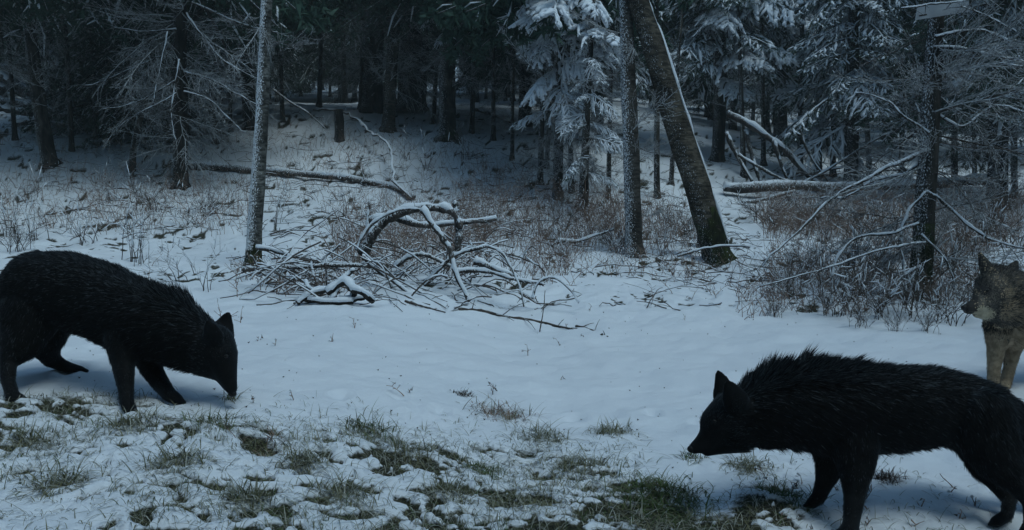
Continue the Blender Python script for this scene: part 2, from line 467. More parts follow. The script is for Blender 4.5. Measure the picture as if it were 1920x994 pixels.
    A = np.linalg.norm(np.cross(co[tr[:, 1]] - co[tr[:, 0]], co[tr[:, 2]] - co[tr[:, 0]]), axis=1)
    pick = rng.choice(len(tr), fur_n, p=A / A.sum())
    w = rng.dirichlet((1, 1, 1), fur_n)
    p = (co[tr[pick]] * w[:, :, None]).sum(1); nrm = unit((no[tr[pick]] * w[:, :, None]).sum(1))
    idx = np.empty(fur_n, int)
    for k in range(0, fur_n, 4000):
        dd = np.linalg.norm(p[k:k + 4000, None] - ctr[None], axis=2) - rad[None]
        idx[k:k + 4000] = dd.argmin(1)
    fl = flow[idx]; L = furl[idx] * hair
    top = sm(.55, .95, nrm[:, 2]) * (kinds[idx] == 'torso')
    mane = sm(.045, .06, furl[idx])
    clump = sm(.35, .75, vnoise(p[:, 0] * 26, p[:, 1] * 8 + 3 * p[:, 2] * 5, 1))
    lift = .22 + top * mane * (1.1 + up) + .12 * rng.random(fur_n)
    L = L * (.65 + .5 * rng.random(fur_n)) * (1 + top * mane * (-.05 + .75 * clump))
    tang = unit(fl - nrm * (fl * nrm).sum(1)[:, None])
    ran = rng.normal(size=p.shape) * .16
    # hairs of a clump lean together
    if shade is None: u_ = (rng.random(fur_n) < .06 + .30 * sm(.1, .9, nrm[:, 2]) + .12 * (kinds[idx] == 'head')).astype(np.int32); u_[rng.random(fur_n) < .004 + .006 * sm(.2, .9, nrm[:, 2])] = 2; u_[(kinds[idx] == 'head') & (rng.random(fur_n) < .55 * sm(-.2, .6, nrm[:, 2]))] = 1; L = np.where(u_ > 0, L * .8, L)  # paler hairs crowd upward faces and head: grizzle plus sheen put into colour
    cx = vnoise(p[:, 0] * 30, p[:, 2] * 30, 2)[:, None] - .5
    cz = vnoise(p[:, 0] * 30 + 40, p[:, 2] * 30, 3)[:, None] - .5
    d1 = unit(tang + nrm * lift[:, None] * 1.3 + ran + cx * np.array([[.6, 0, 0]]) + cz * np.array([[0, 0, .6]]))
    d2 = unit(d1 + tang * .5 + np.array([0, 0, -.15]) * (1 - top[:, None]))
    p0 = p - nrm * .003
    p1 = p0 + d1 * (L * .5)[:, None]; p2 = p1 + d2 * (L * .5)[:, None]
    wd = (.0009 + .0005 * rng.random(fur_n)) * (1 + L * 9)
    side = unit(np.cross(d1, nrm + rng.normal(size=p.shape) * .25)) * wd[:, None]
    Vf = np.stack([p0 - side, p0 + side, p1 - side * .7, p1 + side * .7, p2], 1).reshape(-1, 3)
    b0 = np.arange(fur_n)[:, None] * 5
    Ff = np.concatenate([b0 + [0, 1, 3], b0 + [0, 3, 2], b0 + [2, 3, 4]], 1).reshape(-1, 3)
    fm = MB(); fm.add(Vf, Ff)
    me2 = fm.mesh('fur', mats)
    if shade is None:
        me2.polygons.foreach_set('material_index', np.repeat(u_, 3))
        bm_.materials.append(mats[0])
    else:
        mi = shade(p, nrm); me2.polygons.foreach_set('material_index', np.repeat(mi.astype(np.int32), 3))
        for m in mats: bm_.materials.append(m)
        pc = np.empty(len(bm_.polygons) * 3, np.float32); bm_.polygons.foreach_get('center', pc); pc = pc.reshape(-1, 3).astype(float)
        pn = np.empty(len(bm_.polygons) * 3, np.float32); bm_.polygons.foreach_get('normal', pn); pn = pn.reshape(-1, 3)
        bm_.polygons.foreach_set('material_index', shade(pc, pn).astype(np.int32))
    fur = bpy.data.objects.new('fur', me2); col.objects.link(fur); fur['kind'] = 'stuff'; rel(fur, root)
    for nm, px, py, d, r_, mt in (spots or []):
        c = P(px, py, d); R = r_ * d / F_
        e = MB(); e.add(sph * R * np.array([1, .8, .85]) + c, sf); rel(e.build(nm, [mt]), root)
    return root

def leg(*nd): return ('leg', [(a[0], a[1], a[2], a[3] * (.86 if 12.5 < a[3] < 30 else 1), a[4] if len(a) > 4 else .9, a[5] if len(a) > 5 else .020) for a in nd])

# --- the right-hand wolf, nose to the snow
D = 3.18
def ground_d(px, py): return G(px, py)[1]
wolf('wolf', 'black wolf on the right lowering its nose to the snow, hackles raised along its back', [
    ('torso', [(1882, 790, D + .02, 38, .9, .04), (1838, 782, D + .02, 72, .78, .045), (1760, 762, D + .02, 76, .78, .045), (1690, 766, D, 84, .80, .045),
               (1610, 768, D, 88, .80, .05), (1550, 764, D, 88, .78, .065), (1488, 762, D - .01, 78, .8, .065), (1435, 768, D - .02, 66, .85, .055),
               (1400, 780, D - .03, 56, .9, .04)]),
    ('head', [(1400, 785, D - .03, 52, .9, .03), (1372, 780, D - .04, 47, .9, .028), (1350, 794, D - .045, 39, .9, .018), (1337, 815, D - .05, 26, .85, .010),
              (1320, 830, D - .055, 18.5, .9, .007), (1303, 840, D - .06, 12.5, 1, .005)]),
    ('torso', [(1520, 800, D, 48, .8, .045), (1475, 800, D - .02, 42, .9, .05), (1432, 803, D - .04, 40, .95, .045), (1405, 800, D - .05, 38, 1, .04)]),
    ('head', [(1385, 812, D - .06, 38, 1.0, .03), (1350, 838, D - .05, 15, .9, .01), (1325, 846, D - .055, 11, .9, .005)]),
    ('ear', [(1380, 752, D - .11, 27, .5, .016), (1372, 735, D - .12, 19, .4, .012), (1364, 718, D - .125, 8, .4, .009)]),
    ('ear', [(1360, 742, D + .03, 25, .5, .012), (1354, 719, D + .035, 17, .4, .010), (1347, 699, D + .04, 7, .5, .006)]),
    leg((1600, 800, D - .07, 62, .55, .04), (1606, 870, D - .09, 36, .8, .025), (1602, 930, D - .09, 24, .9), (1597, 975, D - .09, 19, .95), (1592, 998, D - .09, 20, 1.1), (1574, 1008, D - .09, 17, 1.2, .008)),
    leg((1560, 800, D + .09, 52, .5, .04), (1558, 868, D + .11, 30, .8, .02), (1546, 905, D + .12, 21, .9), (1535, 932, D + .13, 16, .95), (1522, 944, D + .13, 13, 1.2, .008)),
    leg((1840, 790, D - .07, 66, .55, .045), (1868, 852, D - .09, 48, .7, .04), (1905, 905, D - .10, 28, .8, .025), (1932, 940, D - .11, 18, .8), (1932, 985, D - .11, 15, .9), (1920, 1008, D - .11, 16, 1.1, .008)),
    leg((1835, 800, D + .09, 60, .5, .045), (1850, 862, D + .10, 40, .7, .035), (1876, 910, D + .10, 24, .8, .02), (1893, 938, D + .10, 16, .8), (1888, 966, D + .08, 14, .9), (1868, 979, D + .06, 13, 1.2, .008)),
    ('leg', [(1890, 765, D + .02, 26, 1, .05), (1922, 805, D + .03, 24, 1, .06), (1942, 870, D + .03, 26, 1, .06), (1948, 930, D + .03, 18, 1, .05), (1948, 960, D + .03, 8, 1, .03)]),
], [M_BLACK, M_BLACKT, M_FLECKF], 105000, [('nose', 1297, 842, D - .065, 9, M_NOSE), ('eye', 1340, 790, D - .118, 3.4, M_EYE), ('eye', 1334, 786, D + .04, 4.5, M_EYE)], up=.3)

# --- the left-hand wolf, head down, seen from its right side
A_, B_ = 4.02, 3.80
wolf('wolf', 'black wolf at the left edge, back arched and head held down to sniff', [
    ('torso', [(40, 540, A_ + .02, 40, .9, .03), (75, 540, A_, 72, .8, .03), (130, 546, A_ - .03, 76, .8, .035), (185, 562, A_ - .08, 75, .8, .04),
               (240, 590, B_ + .07, 75, .8, .04), (285, 606, B_ + .02, 70, .8, .06), (330, 618, B_ - .01, 58, .85, .06), (368, 636, B_ - .04, 48, .9, .045)]),
    ('head', [(368, 640, B_ - .04, 46, .9, .03), (400, 648, B_ - .06, 42, .95, .024), (411, 664, B_ - .08, 35, .95, .016), (421, 692, B_ - .1, 24, .95, .012),
              (429, 713, B_ - .12, 16, .95, .008), (434, 729, B_ - .13, 11.5, 1, .006)]),
    ('torso', [(315, 640, B_, 42, .85, .05), (345, 654, B_ - .03, 40, .95, .05), (372, 664, B_ - .05, 38, 1, .04)]),
    ('head', [(385, 670, B_ - .06, 38, 1, .03), (412, 704, B_ - .1, 12, .9, .008), (425, 726, B_ - .12, 8, .9, .005)]),
    ('ear', [(400, 632, B_ - .14, 21, .5, .014), (394, 616, B_ - .155, 14, .4, .010), (389, 604, B_ - .16, 6, .4, .008)]),
    ('ear', [(416, 630, B_ + .02, 25, .5, .01), (421, 609, B_ + .03, 18, .4, .008), (427, 591, B_ + .03, 8, .5, .006)]),
    leg((238, 620, B_ - .02, 48, .6, .035), (231, 680, B_ - .06, 26, .8, .02), (236, 725, B_ - .08, 18, .9), (238, 755, B_ - .09, 15, 1), (244, 768, B_ - .1, 14, 1.2, .008)),
    leg((278, 640, B_ + .13, 42, .55, .03), (283, 690, B_ + .12, 25, .8, .02), (303, 722, B_ + .1, 19, .9), (318, 741, B_ + .08, 16, 1), (333, 750, B_ + .06, 11, 1.2, .008)),
    leg((60, 585, A_ - .08, 60, .6, .035), (42, 640, A_ - .1, 38, .8, .03), (16, 678, A_ - .11, 19, .85), (15, 715, A_ - .12, 15, .9), (24, 743, A_ - .13, 14, 1), (38, 750, A_ - .14, 11, 1.2, .008)),
    leg((85, 590, A_ + .09, 58, .6, .035), (84, 645, A_ + .12, 30, .8, .025), (95, 672, A_ + .14, 20, .85), (114, 684, A_ + .14, 14, .9), (132, 690, A_ + .12, 10, 1.2, .008), (152, 692, A_ + .1, 6, 1.3, .006)),
    ('leg', [(28, 530, A_, 28, 1, .04), (2, 580, A_ + .02, 26, 1, .045), (-14, 640, A_ + .02, 24, 1, .045), (-18, 700, A_ + .02, 14, 1, .04)]),
], [M_BLACK, M_BLACKT, M_FLECKF], 95000, [('nose', 436, 738, B_ - .135, 8, M_NOSE), ('eye', 424, 668, B_ - .19, 4, M_EYE), ('eye', 437, 672, B_ - .03, 4, M_EYE)], up=-.6)

# --- the grey wolf standing behind
M_G = [simple('grey_guard_hair', (.045, .042, .036), (.11, .10, .085), 45, .8), simple('tan_fur', (.21, .16, .105), (.36, .28, .19), 30, .8),
       simple('dark_mask_fur', (.014, .014, .014), (.035, .033, .030), 45, .8), simple('cream_fur', (.26, .23, .16), (.42, .37, .27), 30, .8)]
E = 5.15
def grey(p, n):
    t = (p[:, 1] - 0) ; px = 960 + p[:, 0] / p[:, 1] * FPX
    ang = np.arctan2(p[:, 2] - CAM[2], p[:, 1]) + PITCH; py = 497 - np.tan(ang) * FPX
    nz = .5 + (fbm(p[:, 0] * 16, p[:, 2] * 16, 2, 1) - .5) * .7 + (rng.random(len(p)) - .5) * .7
    m = np.where(nz > .68, 2, np.where(nz < .16, 1, 0))
    m = np.where((py > 598 + nz * 30) & (px < 1940), np.where(nz > .86, 0, 1), m)
    m = np.where(((px - 1856) / 26) ** 2 + ((py - 588) / 15) ** 2 < .15 + (1 - nz) * .95, 3, m)
    m = np.where((py > 600) & (py < 622) & (px < 1880) & (nz > .38), 2, m)
    m = np.where((px < 1842) & (py > 545) & (py < 584) & (nz > .12), 2, m)
    m = np.where((((px - 1852) / 16) ** 2 + ((py - 545) / 8) ** 2 < 1) & (nz > .2), 2, m)
    m = np.where((py < 512) & (nz > .35), 2, m)
    m = np.where((px > 1885) & (py > 540) & (py < 600) & (nz < .42), 1, m)
    m = np.where((px > 1940) & (n[:, 2] < -.2), 1, m)
    return m
wolf('wolf', 'grey and tan wolf standing at the right edge facing the camera', [
    ('torso', [(2195, 580, E + .5, 36, .8, .04), (2150, 575, E + .42, 50, .8, .045), (2080, 575, E + .3, 54, .8, .045), (2010, 580, E + .18, 58, .82, .05), (1950, 588, E + .06, 58, .85, .06),
               (1910, 585, E, 54, .95, .06), (1893, 565, E - .05, 45, 1, .055)]),
    ('torso', [(1920, 600, E + .03, 48, .9, .05), (1893, 610, E - .02, 42, 1, .05)]),
    ('head', [(1898, 552, E - .05, 46, 1, .05), (1874, 535, E - .12, 38, 1.1, .028), (1860, 548, E - .18, 31, 1.05, .02), (1846, 565, E - .24, 21, .95, .012),
              (1830, 574, E - .29, 15, .95, .008), (1816, 579, E - .32, 11, 1, .005)]),
    ('head', [(1884, 572, E - .1, 40, 1.15, .05), (1856, 584, E - .2, 17, 1, .016), (1832, 588, E - .28, 9, .9, .006)]),
    ('ear', [(1856, 518, E - .16, 17, .5, .012), (1847, 498, E - .16, 13, .45, .010), (1837, 476, E - .16, 5, .6, .006)]),
    ('ear', [(1890, 518, E - .10, 17, .5, .012), (1899, 504, E - .09, 12, .45, .010), (1906, 492, E - .08, 5, .6, .006)]),
    leg((1880, 610, E - .04, 34, .9, .03), (1868, 650, E - .05, 20, .9, .018), (1864, 690, E - .05, 14, .9), (1862, 722, E - .05, 11, 1), (1857, 732, E - .08, 12, 1.2, .008)),
    leg((1908, 610, E + .08, 34, .9, .03), (1900, 650, E + .07, 19, .9, .018), (1893, 690, E + .06, 13, .9), (1886, 716, E + .06, 11, 1), (1881, 724, E + .04, 12, 1.2, .008)),
    leg((2140, 590, E + .32, 46, .7, .04), (2150, 640, E + .3, 26, .8, .02), (2172, 670, E + .3, 14, .9), (2168, 705, E + .28, 11, 1), (2158, 718, E + .26, 11, 1.2, .008)),
    leg((2140, 590, E + .52, 46, .7, .04), (2130, 635, E + .52, 26, .8, .02), (2150, 662, E + .54, 14, .9), (2146, 695, E + .52, 11, 1), (2136, 706, E + .5, 11, 1.2, .008)),
    ('leg', [(2190, 565, E + .5, 18, 1, .05), (2222, 610, E + .5, 20, 1, .06), (2232, 665, E + .5, 12, 1, .05)]),
], M_G, 90000, [('nose', 1808, 577, E - .33, 6.5, M_NOSE), ('eye', 1852, 545, E - .295, 3.8, M_EYE), ('eye', 1838, 546, E - .13, 3.6, M_EYE)], shade=grey, hair=1.35)

# ------------------------------------------------------------------ branch builders
def bough(L, seed, fine=True, snow=1.0, coarse=False, m_=0):
    """a drooping spruce bough along +X: (wood and needles, snow) meshes"""
    r = np.random.default_rng(seed)
    w = MB(); s = MB()
    t = np.linspace(0, 1, 9)
    ax = np.stack([t * L * .93, (r.normal() * .05) * t ** 2 * L, (-.10 * t - .30 * t ** 2) * L], 1)
    w.tubes(ax, (.011 * (1 - t) + .004) * L ** .5, 4, 0)
    m = 19 if fine else 12
    if not fine and coarse: m = 6
    m = m_ or m
    tt = np.repeat(np.linspace(.12, .97, m), 2) + r.normal(size=2 * m) * .012; tt = np.clip(tt, .05, 1)
    sg = np.tile([1., -1], m)
    org = np.stack([np.interp(tt, t, ax[:, c]) for c in range(3)], 1)
    ln = L * (.08 + .27 * np.sin(np.clip(1 - tt, 0, 1) * PI * .62 + .1)) * r.uniform(.65, 1.15, 2 * m)
    ang = r.uniform(.75, 1.1, 2 * m)
    d = np.stack([np.cos(ang), sg * np.sin(ang), -.18 + 0 * ang - .25 * tt], 1)
    nn = 5; f = np.linspace(0, 1, nn)
    side = org[:, None] + d[:, None] * (f[None] * ln[:, None])[..., None]
    side[..., 2] -= (f ** 2)[None] * ln[:, None] * r.uniform(.35, .9, 2 * m)[:, None]
    side[..., 0] += (f ** 2)[None] * ln[:, None] * .15
    side += np.cumsum(r.normal(size=side.shape), 1) * ln[:, None, None] * .05 * (f > 0)[None, :, None]
    w.tubes(side, np.broadcast_to(.004 * (1.2 - f), side.shape[:2]), 3, 0)
    # secondary twigs
    k = 4 if fine else (1 if coarse else 2)
    a = r.uniform(.2, .95, (2 * m, k)); sgn = np.where(np.arange(k) % 2 == 0, 1., -1.)
    o2 = np.stack([np.stack([np.interp(a[i_], f, side[i_, :, c]) for c in range(3)], -1) for i_ in range(2 * m)])
    l2 = ln[:, None] * .42 * (1.1 - a) * r.uniform(.7, 1.3, a.shape) + .03
    th = np.arctan2(d[:, 1], d[:, 0])[:, None] + sgn[None] * r.uniform(.5, .9, a.shape)
    d2 = np.stack([np.cos(th), np.sin(th), -.5 - r.random(a.shape) * .5], -1)
    tw = o2[:, :, None] + d2[:, :, None] * (np.linspace(0, 1, 3)[None, None] * l2[:, :, None])[..., None]
    tw = tw.reshape(-1, 3, 3)
    w.tubes(tw, .003, 3, 0, cap=False)
    # needles
    allp = [(side, 4), (tw, 2)]
    dens = 80 if fine else (16 if coarse else 26)
    for q_, seg in allp:
        n_ = int(q_.shape[0] * (dens if seg == 4 else dens * .5))
        ii = r.integers(0, len(q_), n_); u = r.random(n_) * (q_.shape[1] - 1.001); k0 = u.astype(int); fr = (u - k0)[:, None]
        p = q_[ii, k0] * (1 - fr) + q_[ii, k0 + 1] * fr
        dr = unit(q_[ii, k0 + 1] - q_[ii, k0])
        nd = unit(dr * .6 + unit(r.normal(size=dr.shape)) * .8)
        lg = (.028 if fine else (.13 if coarse else .05)) * r.uniform(.7, 1.3, n_)
        w.blades(p, p + nd * lg[:, None], .0042 if fine else (.05 if coarse else .012), 1)
    if snow > 0:
        keep = r.random(len(side)) < .12 + .75 * snow; keep[0] = True
        sp = side[keep] + np.array([0, 0, .010]); fr = np.array([.5, .95, 1, .85, .35])
        if fine: s.tubes(sp, fr[None] * (.012 + .013 * snow * r.random((len(sp), 1))) * (L ** .5) * r.uniform(.6, 1.5, (len(sp), 5)), 6, 0, flat=.75)
        else: s.tubes(sp[:, 1:4] + r.normal(size=(len(sp), 1, 3)) * .02, np.array([.3, 1, .3])[None] * (.012 + .022 * snow * r.random((len(sp), 1))) * (L ** .5), 5, 0, flat=.7)
        kp = r.random(len(tw)) < .08 + .62 * snow; kp[0] = True
        sp = tw[kp] + np.array([0, 0, .008])
        s.tubes(sp, np.array([.9, 1, .45])[None] * (.010 + .012 * snow * r.random((len(sp), 1))) * (L ** .5), 5 if fine else 3, 0, flat=.8)
        s.tubes(ax[1:] + np.array([0, 0, .012]), (.02 * snow + .006) * (1.15 - t[1:]) * L ** .5, 6, 0, flat=.7)
    return w, s

def dead_bough(L, seed, n1=9, curve=.3, snow=True):
    """bare drooping limb along +X, forked twigs, dusted with snow"""
    r = np.random.default_rng(seed)
    w = MB()
    t = np.linspace(0, 1, 10)
    ax = np.stack([t * L, np.cumsum(r.normal(size=10)) * .012 * L, (-.12 * t - curve * t ** 2) * L + np.cumsum(r.normal(size=10)) * .008 * L], 1)
    w.tubes(ax, (.0085 * (1 - t) + .003), 4, 0)
    w.tubes(ax + [0, 0, .006], (.0075 * (1 - t) + .0035), 4, 1)
    tt = r.uniform(.15, 1, n1 * 2); sg = np.where(r.random(n1 * 2) < .5, 1., -1.)
    org = np.stack([np.interp(tt, t, ax[:, c]) for c in range(3)], 1)
    ln = L * r.uniform(.15, .42, n1 * 2) * (1.25 - tt)
    an = r.uniform(.35, 1.0, n1 * 2)
    d = np.stack([np.cos(an), sg * np.sin(an), r.uniform(-.9, .25, n1 * 2)], 1)
    f = np.linspace(0, 1, 5)
    sd_ = org[:, None] + d[:, None] * (f * ln[:, None])[..., None]
    sd_[..., 2] -= f ** 2 * ln[:, None] * .35
    sd_ += np.cumsum(r.normal(size=sd_.shape), axis=1) * ln[:, None, None] * .03 * (f > 0)[None, :, None]
    w.tubes(sd_, .0035 * (1.3 - f)[None] * np.ones((len(sd_), 1)), 3, 0, cap=False)
    w.tubes(sd_ + [0, 0, .004], .0042 * (1.3 - f)[None] * np.ones((len(sd_), 1)), 3, 1, cap=False)
    k = 4
    a = r.uniform(.2, 1, (len(sd_), k))
    o2 = np.stack([np.stack([np.interp(a[i_], f, sd_[i_, :, c]) for c in range(3)], -1) for i_ in range(len(sd_))]).reshape(-1, 3)
    d2 = unit(np.repeat(d, k, 0) + r.normal(size=(len(o2), 3)) * .6)
    l2 = np.repeat(ln, k) * r.uniform(.15, .45, len(o2))
    t2 = o2[:, None] + d2[:, None] * (np.linspace(0, 1, 3) * l2[:, None])[..., None]
    t2[:, 2, 2] -= l2 * .15
    w.tubes(t2, .0028, 3, 1, cap=False)
    return w

def rotmat(loc, rz, tilt=0, s=1.0, roll=0):
    return Matrix.Translation(Vector(loc)) @ Matrix.Rotation(rz, 4, 'Z') @ Matrix.Rotation(-tilt, 4, 'Y') @ Matrix.Rotation(roll, 4, 'X') @ Matrix.Scale(s, 4)

BOUGHS = []
for k in range(5):
    w, s = bough(1.25, 100 + k, True, .8, False, 15)
    BOUGHS.append((w.mesh('bough', [M_TWIG, M_NEEDLE]), s.mesh('snow', [M_SNOW])))
HEAVY = []
for k in range(3):
    w, s = bough(1.15, 200 + k, True, 1.9, False, 11)
    HEAVY.append((w.mesh('bough', [M_TWIG, M_NEEDLE2]), s.mesh('snow', [M_SNOW])))
DEAD = [dead_bough(1.5, 300 + k, 13, .2 + .12 * (k % 3)).mesh('branch', [M_TWIG, M_DUST]) for k in range(5)]

def lod_arrays(seed, snow, coarse=False):
    w, s = bough(1.5, seed, False, snow, coarse)
    m = MB()
    V, F, M = w.arrays(); m.V.append(V); m.F.append(F); m.M.append(M); m.n = len(V)
    if s.n:
        V, F, M = s.arrays(); m.V.append(V); m.F.append(F + m.n); m.M.append(M + 2); m.n += len(V)
    return m.arrays()
LODA = [lod_arrays(400 + k, .9) for k in range(4)]
LODB = [lod_arrays(420 + k, .12) for k in range(4)]
LODC = [lod_arrays(460 + k, .02, True) for k in range(4)]
DEADA = [dead_bough(1.5, 440 + k, 8, .25).arrays() for k in range(3)]

def crown_mesh(H, z0, R, seed, lod, dens=1.0):
    """a whole crown of boughs, joined: from z0 up to the tip"""
    r = np.random.default_rng(seed); m = MB()
    z = z0
    while z < H - .2:
        f = (H - z) / (H - z0)
        n = max(3, int((7 if z < 5 else 5) * dens))
        a0 = r.uniform(0, 6.28)
        for k in range(n):
            Lb = R * (f ** .75) * r.uniform(.7, 1.15) / 1.5 + .12
            m.merge((lod if z < 4.9 else LODC)[r.integers(len(lod))], rotmat((0, 0, z + r.uniform(-.12, .12)), a0 + k * 2 * PI / n + r.uniform(-.3, .3), r.uniform(-.25, .18), Lb, r.uniform(-.4, .4)))
        z += r.uniform(.28, .42) if z < 4.9 else .42
    return m.mesh('crown', [M_TWIG, M_NEEDLE, M_SNOW])
CROWN_LOW = [crown_mesh(11, 2.1, 1.7, 1, LODA, .8), crown_mesh(12, 2.5, 1.9, 2, LODA, .8)]
CROWN_DENSE = crown_mesh(12, .3, 2.2, 9, LODB, 1.0)
CROWN_DARK = [crown_mesh(13, 1.7, 2.1, 3, LODB), crown_mesh(14, 2.1, 2.2, 4, LODB)]
CROWN_HIGH = [crown_mesh(14, 4.0, 2.7, 5, LODB, 1.2), crown_mesh(15, 4.5, 2.9, 6, LODB, 1.2)]
CROWN_SHADE = [crown_mesh(9.5, 3.8, 1.9, 7, LODC, 1.5), crown_mesh(10, 4.2, 2.0, 8, LODC, 1.5)]  # high crowns added to the thin spruces to shade the snow beneath
def skirt_mesh(z0, z1, seed, n, sc=1.0):
    r = np.random.default_rng(seed); m = MB()
    for k in range(n):
        m.merge(DEADA[r.integers(3)], rotmat((0, 0, r.uniform(z0, z1)), r.uniform(0, 6.28), r.uniform(-.3, .25), sc * r.uniform(.4, 1.0), r.uniform(0, 6)))
    return m.mesh('dead_branches', [M_TWIG, M_DUST])
SKIRT = [skirt_mesh(.3, 3.2, 11, 30), skirt_mesh(.5, 4.2, 12, 36)]

def trunk_arrays(pts, rads, seg=26, k=12, seed=0, flare=.35, m=0, moss=0):
    p = spline(pts, seg); R = np.interp(np.linspace(0, 1, seg), np.linspace(0, 1, len(rads)), rads)
    L = np.concatenate([[0], np.cumsum(np.linalg.norm(np.diff(p, axis=0), axis=1))])
    R = R * (1 + flare * np.exp(-L / .12))
    mb = MB(); mb.tubes(p, R, k, m)
    V = mb.V[0].reshape(seg, k, 3)
    a = np.arange(k)[None] * 1.7; zz = L[:, None]
    nz = (vnoise(a + seed * 3.1, zz * 5 + seed, 0) - .5) * .16 + (vnoise(a * .5 + seed, zz * 1.6 + seed, 1) - .5) * .16
    V = p[:, None] + (V - p[:, None]) * (1 + nz[..., None])
    # roots spread unevenly
    fl = np.exp(-L / .10)[:, None] * (vnoise(np.arange(k)[None] * 1.1 + seed, 0 * zz, 2)) * .6
    V = p[:, None] + (V - p[:, None]) * (1 + fl[..., None])
    mb.V[0] = V.reshape(-1, 3)
    if moss:
        c = mb.V[0][mb.F[0]].mean(1); base = p[0]
        dist = np.linalg.norm(c - base, axis=1)
        mb.M[0] = np.where(dist + (vnoise(c[:, 0] * 14, c[:, 2] * 9, 1) - .5) * .5 < moss, 1, 0).astype(np.int32)
    return mb

def tree_at(name, label, group, pix, width, mat, kind='', top=11, crown=None, skirt=None, crz=0., csc=1., moss=0, cat='tree', seed=0, ztop=None, flare=.35):
    """pix: trunk axis pixels from base upward; the first stands on the ground"""
    b = G(*pix[0]); d = b[1]
    pts = [b + [0, 0, -.12]] + [P(px, py, d) for px, py in pix[1:]]
    s = unit(pts[-1] - pts[-2]) if len(pts) > 2 else unit(pts[-1] - pts[0])
    r0 = width[0] / 2 * d / FPX; r1 = width[1] / 2 * d / FPX
    rads = list(np.linspace(r0, r1, len(pts)))
    if top:
        e = pts[-1]; remain = max(.3, b[2] + top - e[2])
        s2 = unit(s + [0, 0, .6]); 
        pts.append(e + s * remain * .5 / max(s[2], .3)); pts.append(pts[-1] + s2 * remain * .5)
        rads += [r1 * .75, .02]
    root = empty(name, b); tag(root, label, cat, group)
    root['depth'] = float(d); del root['depth']
    t = trunk_arrays([np.array(p) - b for p in pts], rads, 46 if d < 14 else 30, 14 if r0 > .08 else 9, seed, flare, moss=moss)
    t.build('trunk', [mat, M_MOSS], root)
    if crown is not None:
        # the crown rides on the trunk's axis where it is straight enough
        c = bpy.data.objects.new('crown', crown); col.objects.link(c); c.parent = root
        c.rotation_euler = (0, 0, crz); c.scale = (csc, csc, csc)
    if skirt is not None:
        c = bpy.data.objects.new('dead_branches', skirt); col.objects.link(c); c.parent = root
        c.rotation_euler = (0, 0, crz + 1); c.scale = (csc, csc, csc); c['kind'] = 'stuff'
    return root, [np.array(p) for p in pts], d

def put(root, meshpair, loc, rz, tilt, s, roll=0, nm='bough'):
    """hang a bough (with its snow) or a bare branch on a tree; loc in world metres"""
    M_ = Matrix.Translation(-root.location) @ rotmat(loc, rz, tilt, s, roll)
    if isinstance(meshpair, tuple):
        o = bpy.data.objects.new('bough', meshpair[0]); col.objects.link(o); o.parent = root; o.matrix_basis = M_
        q_ = bpy.data.objects.new('snow', meshpair[1]); col.objects.link(q_); q_.parent = o
    else:
        o = bpy.data.objects.new('branch', meshpair); col.objects.link(o); o.parent = root; o.matrix_basis = M_
    return o

def limb(root, pts, r0, r1, seed=0, snow=True, twigs=0, name='branch', wood=None):
    """a traced limb in world coordinates, snow lying along its upper side"""
    pts = np.array(pts) - (np.array(root.location) if root is not None else 0)
    n = max(8, 5 * len(pts)); p = spline(pts, n)
    r = np.random.default_rng(seed)
    Ls = np.linalg.norm(p[-1] - p[0])
    p[1:-1] += np.cumsum(r.normal(size=(n - 2, 3)), 0) * Ls * (.0016 if r0 > .05 else .0036)
    R = np.linspace(r0, r1, n) * r.uniform(.78, 1.22, n)
    mb = MB(); mb.tubes(p, R, 7 if r0 > .02 else 5, 0)
    if twigs:
        i_ = r.integers(1, n, twigs); o = p[i_]; ax = unit(p[-1] - p[0])
        d = unit(ax * .5 + r.normal(size=(twigs, 3)) * .6 + [0, 0, .05]); ln = r.uniform(.08, .3, twigs) * min(1.6, Ls)
        f = np.linspace(0, 1, 4)
        tw = o[:, None] + d[:, None] * (f * ln[:, None])[..., None]; tw[..., 2] -= f ** 2 * ln[:, None] * .25
        mb.tubes(tw, .0045 * (1.3 - f)[None] * np.ones((twigs, 1)), 3, 0, cap=False)
        mb.tubes(tw + [0, 0, .004], .0042 * (1.2 - f)[None] * np.ones((twigs, 1)), 3, 1, cap=False)
    o = mb.build(name, [wood or M_WOOD, M_DUST], root)
    if snow:
        s = MB(); gap = np.clip(.35 + 1.1 * vnoise(np.linspace(0, n * .45, n), 0 * R + seed * 7.7, 1), .3, 1.4) * r.uniform(.8, 1.2, n)
        s.tubes(p + np.stack([0 * R, 0 * R, R * .6 + .003], 1), (R * .9 + .005) * gap, 6, 0, flat=.75)
        s.build('snow', [M_SNOW], o)
    return o

# ------------------------------------------------------------------ the trees, traced one by one
T = {}
def reg(key, r): T[key] = r; return r
reg('lean_left', tree_at('spruce_tree', 'thin dark trunk leaning slightly left at the far left, beside the snowy log heap', 'forest trees', [(95, 312), (76, 210), (62, 110), (52, 0)], (27, 20), M_BARK, crown=CROWN_HIGH[0], crz=1, seed=1))
reg('dead', tree_at('spruce_tree', 'spruce with many bare snow-dusted lower branches, left of the pale aspen', 'forest trees', [(338, 350), (338, 250), (337, 120), (338, 0)], (27, 23), M_BARKD, crown=CROWN_HIGH[1], crz=2, seed=2))
reg('aspen', tree_at('aspen_tree', 'pale slender aspen speckled with snow, standing alone in front at left centre', 'forest trees', [(472, 500), (480, 400), (492, 200), (500, 0)], (31, 20), M_BIRCH, top=12, moss=.36, seed=3, flare=.15))
reg('behind', tree_at('spruce_tree', 'thin dark trunk close behind the pale aspen, on its left side', 'forest trees', [(468, 240), (465, 120), (463, 0)], (24, 20), M_BARKD, crown=CROWN_HIGH[0], crz=3, seed=4))
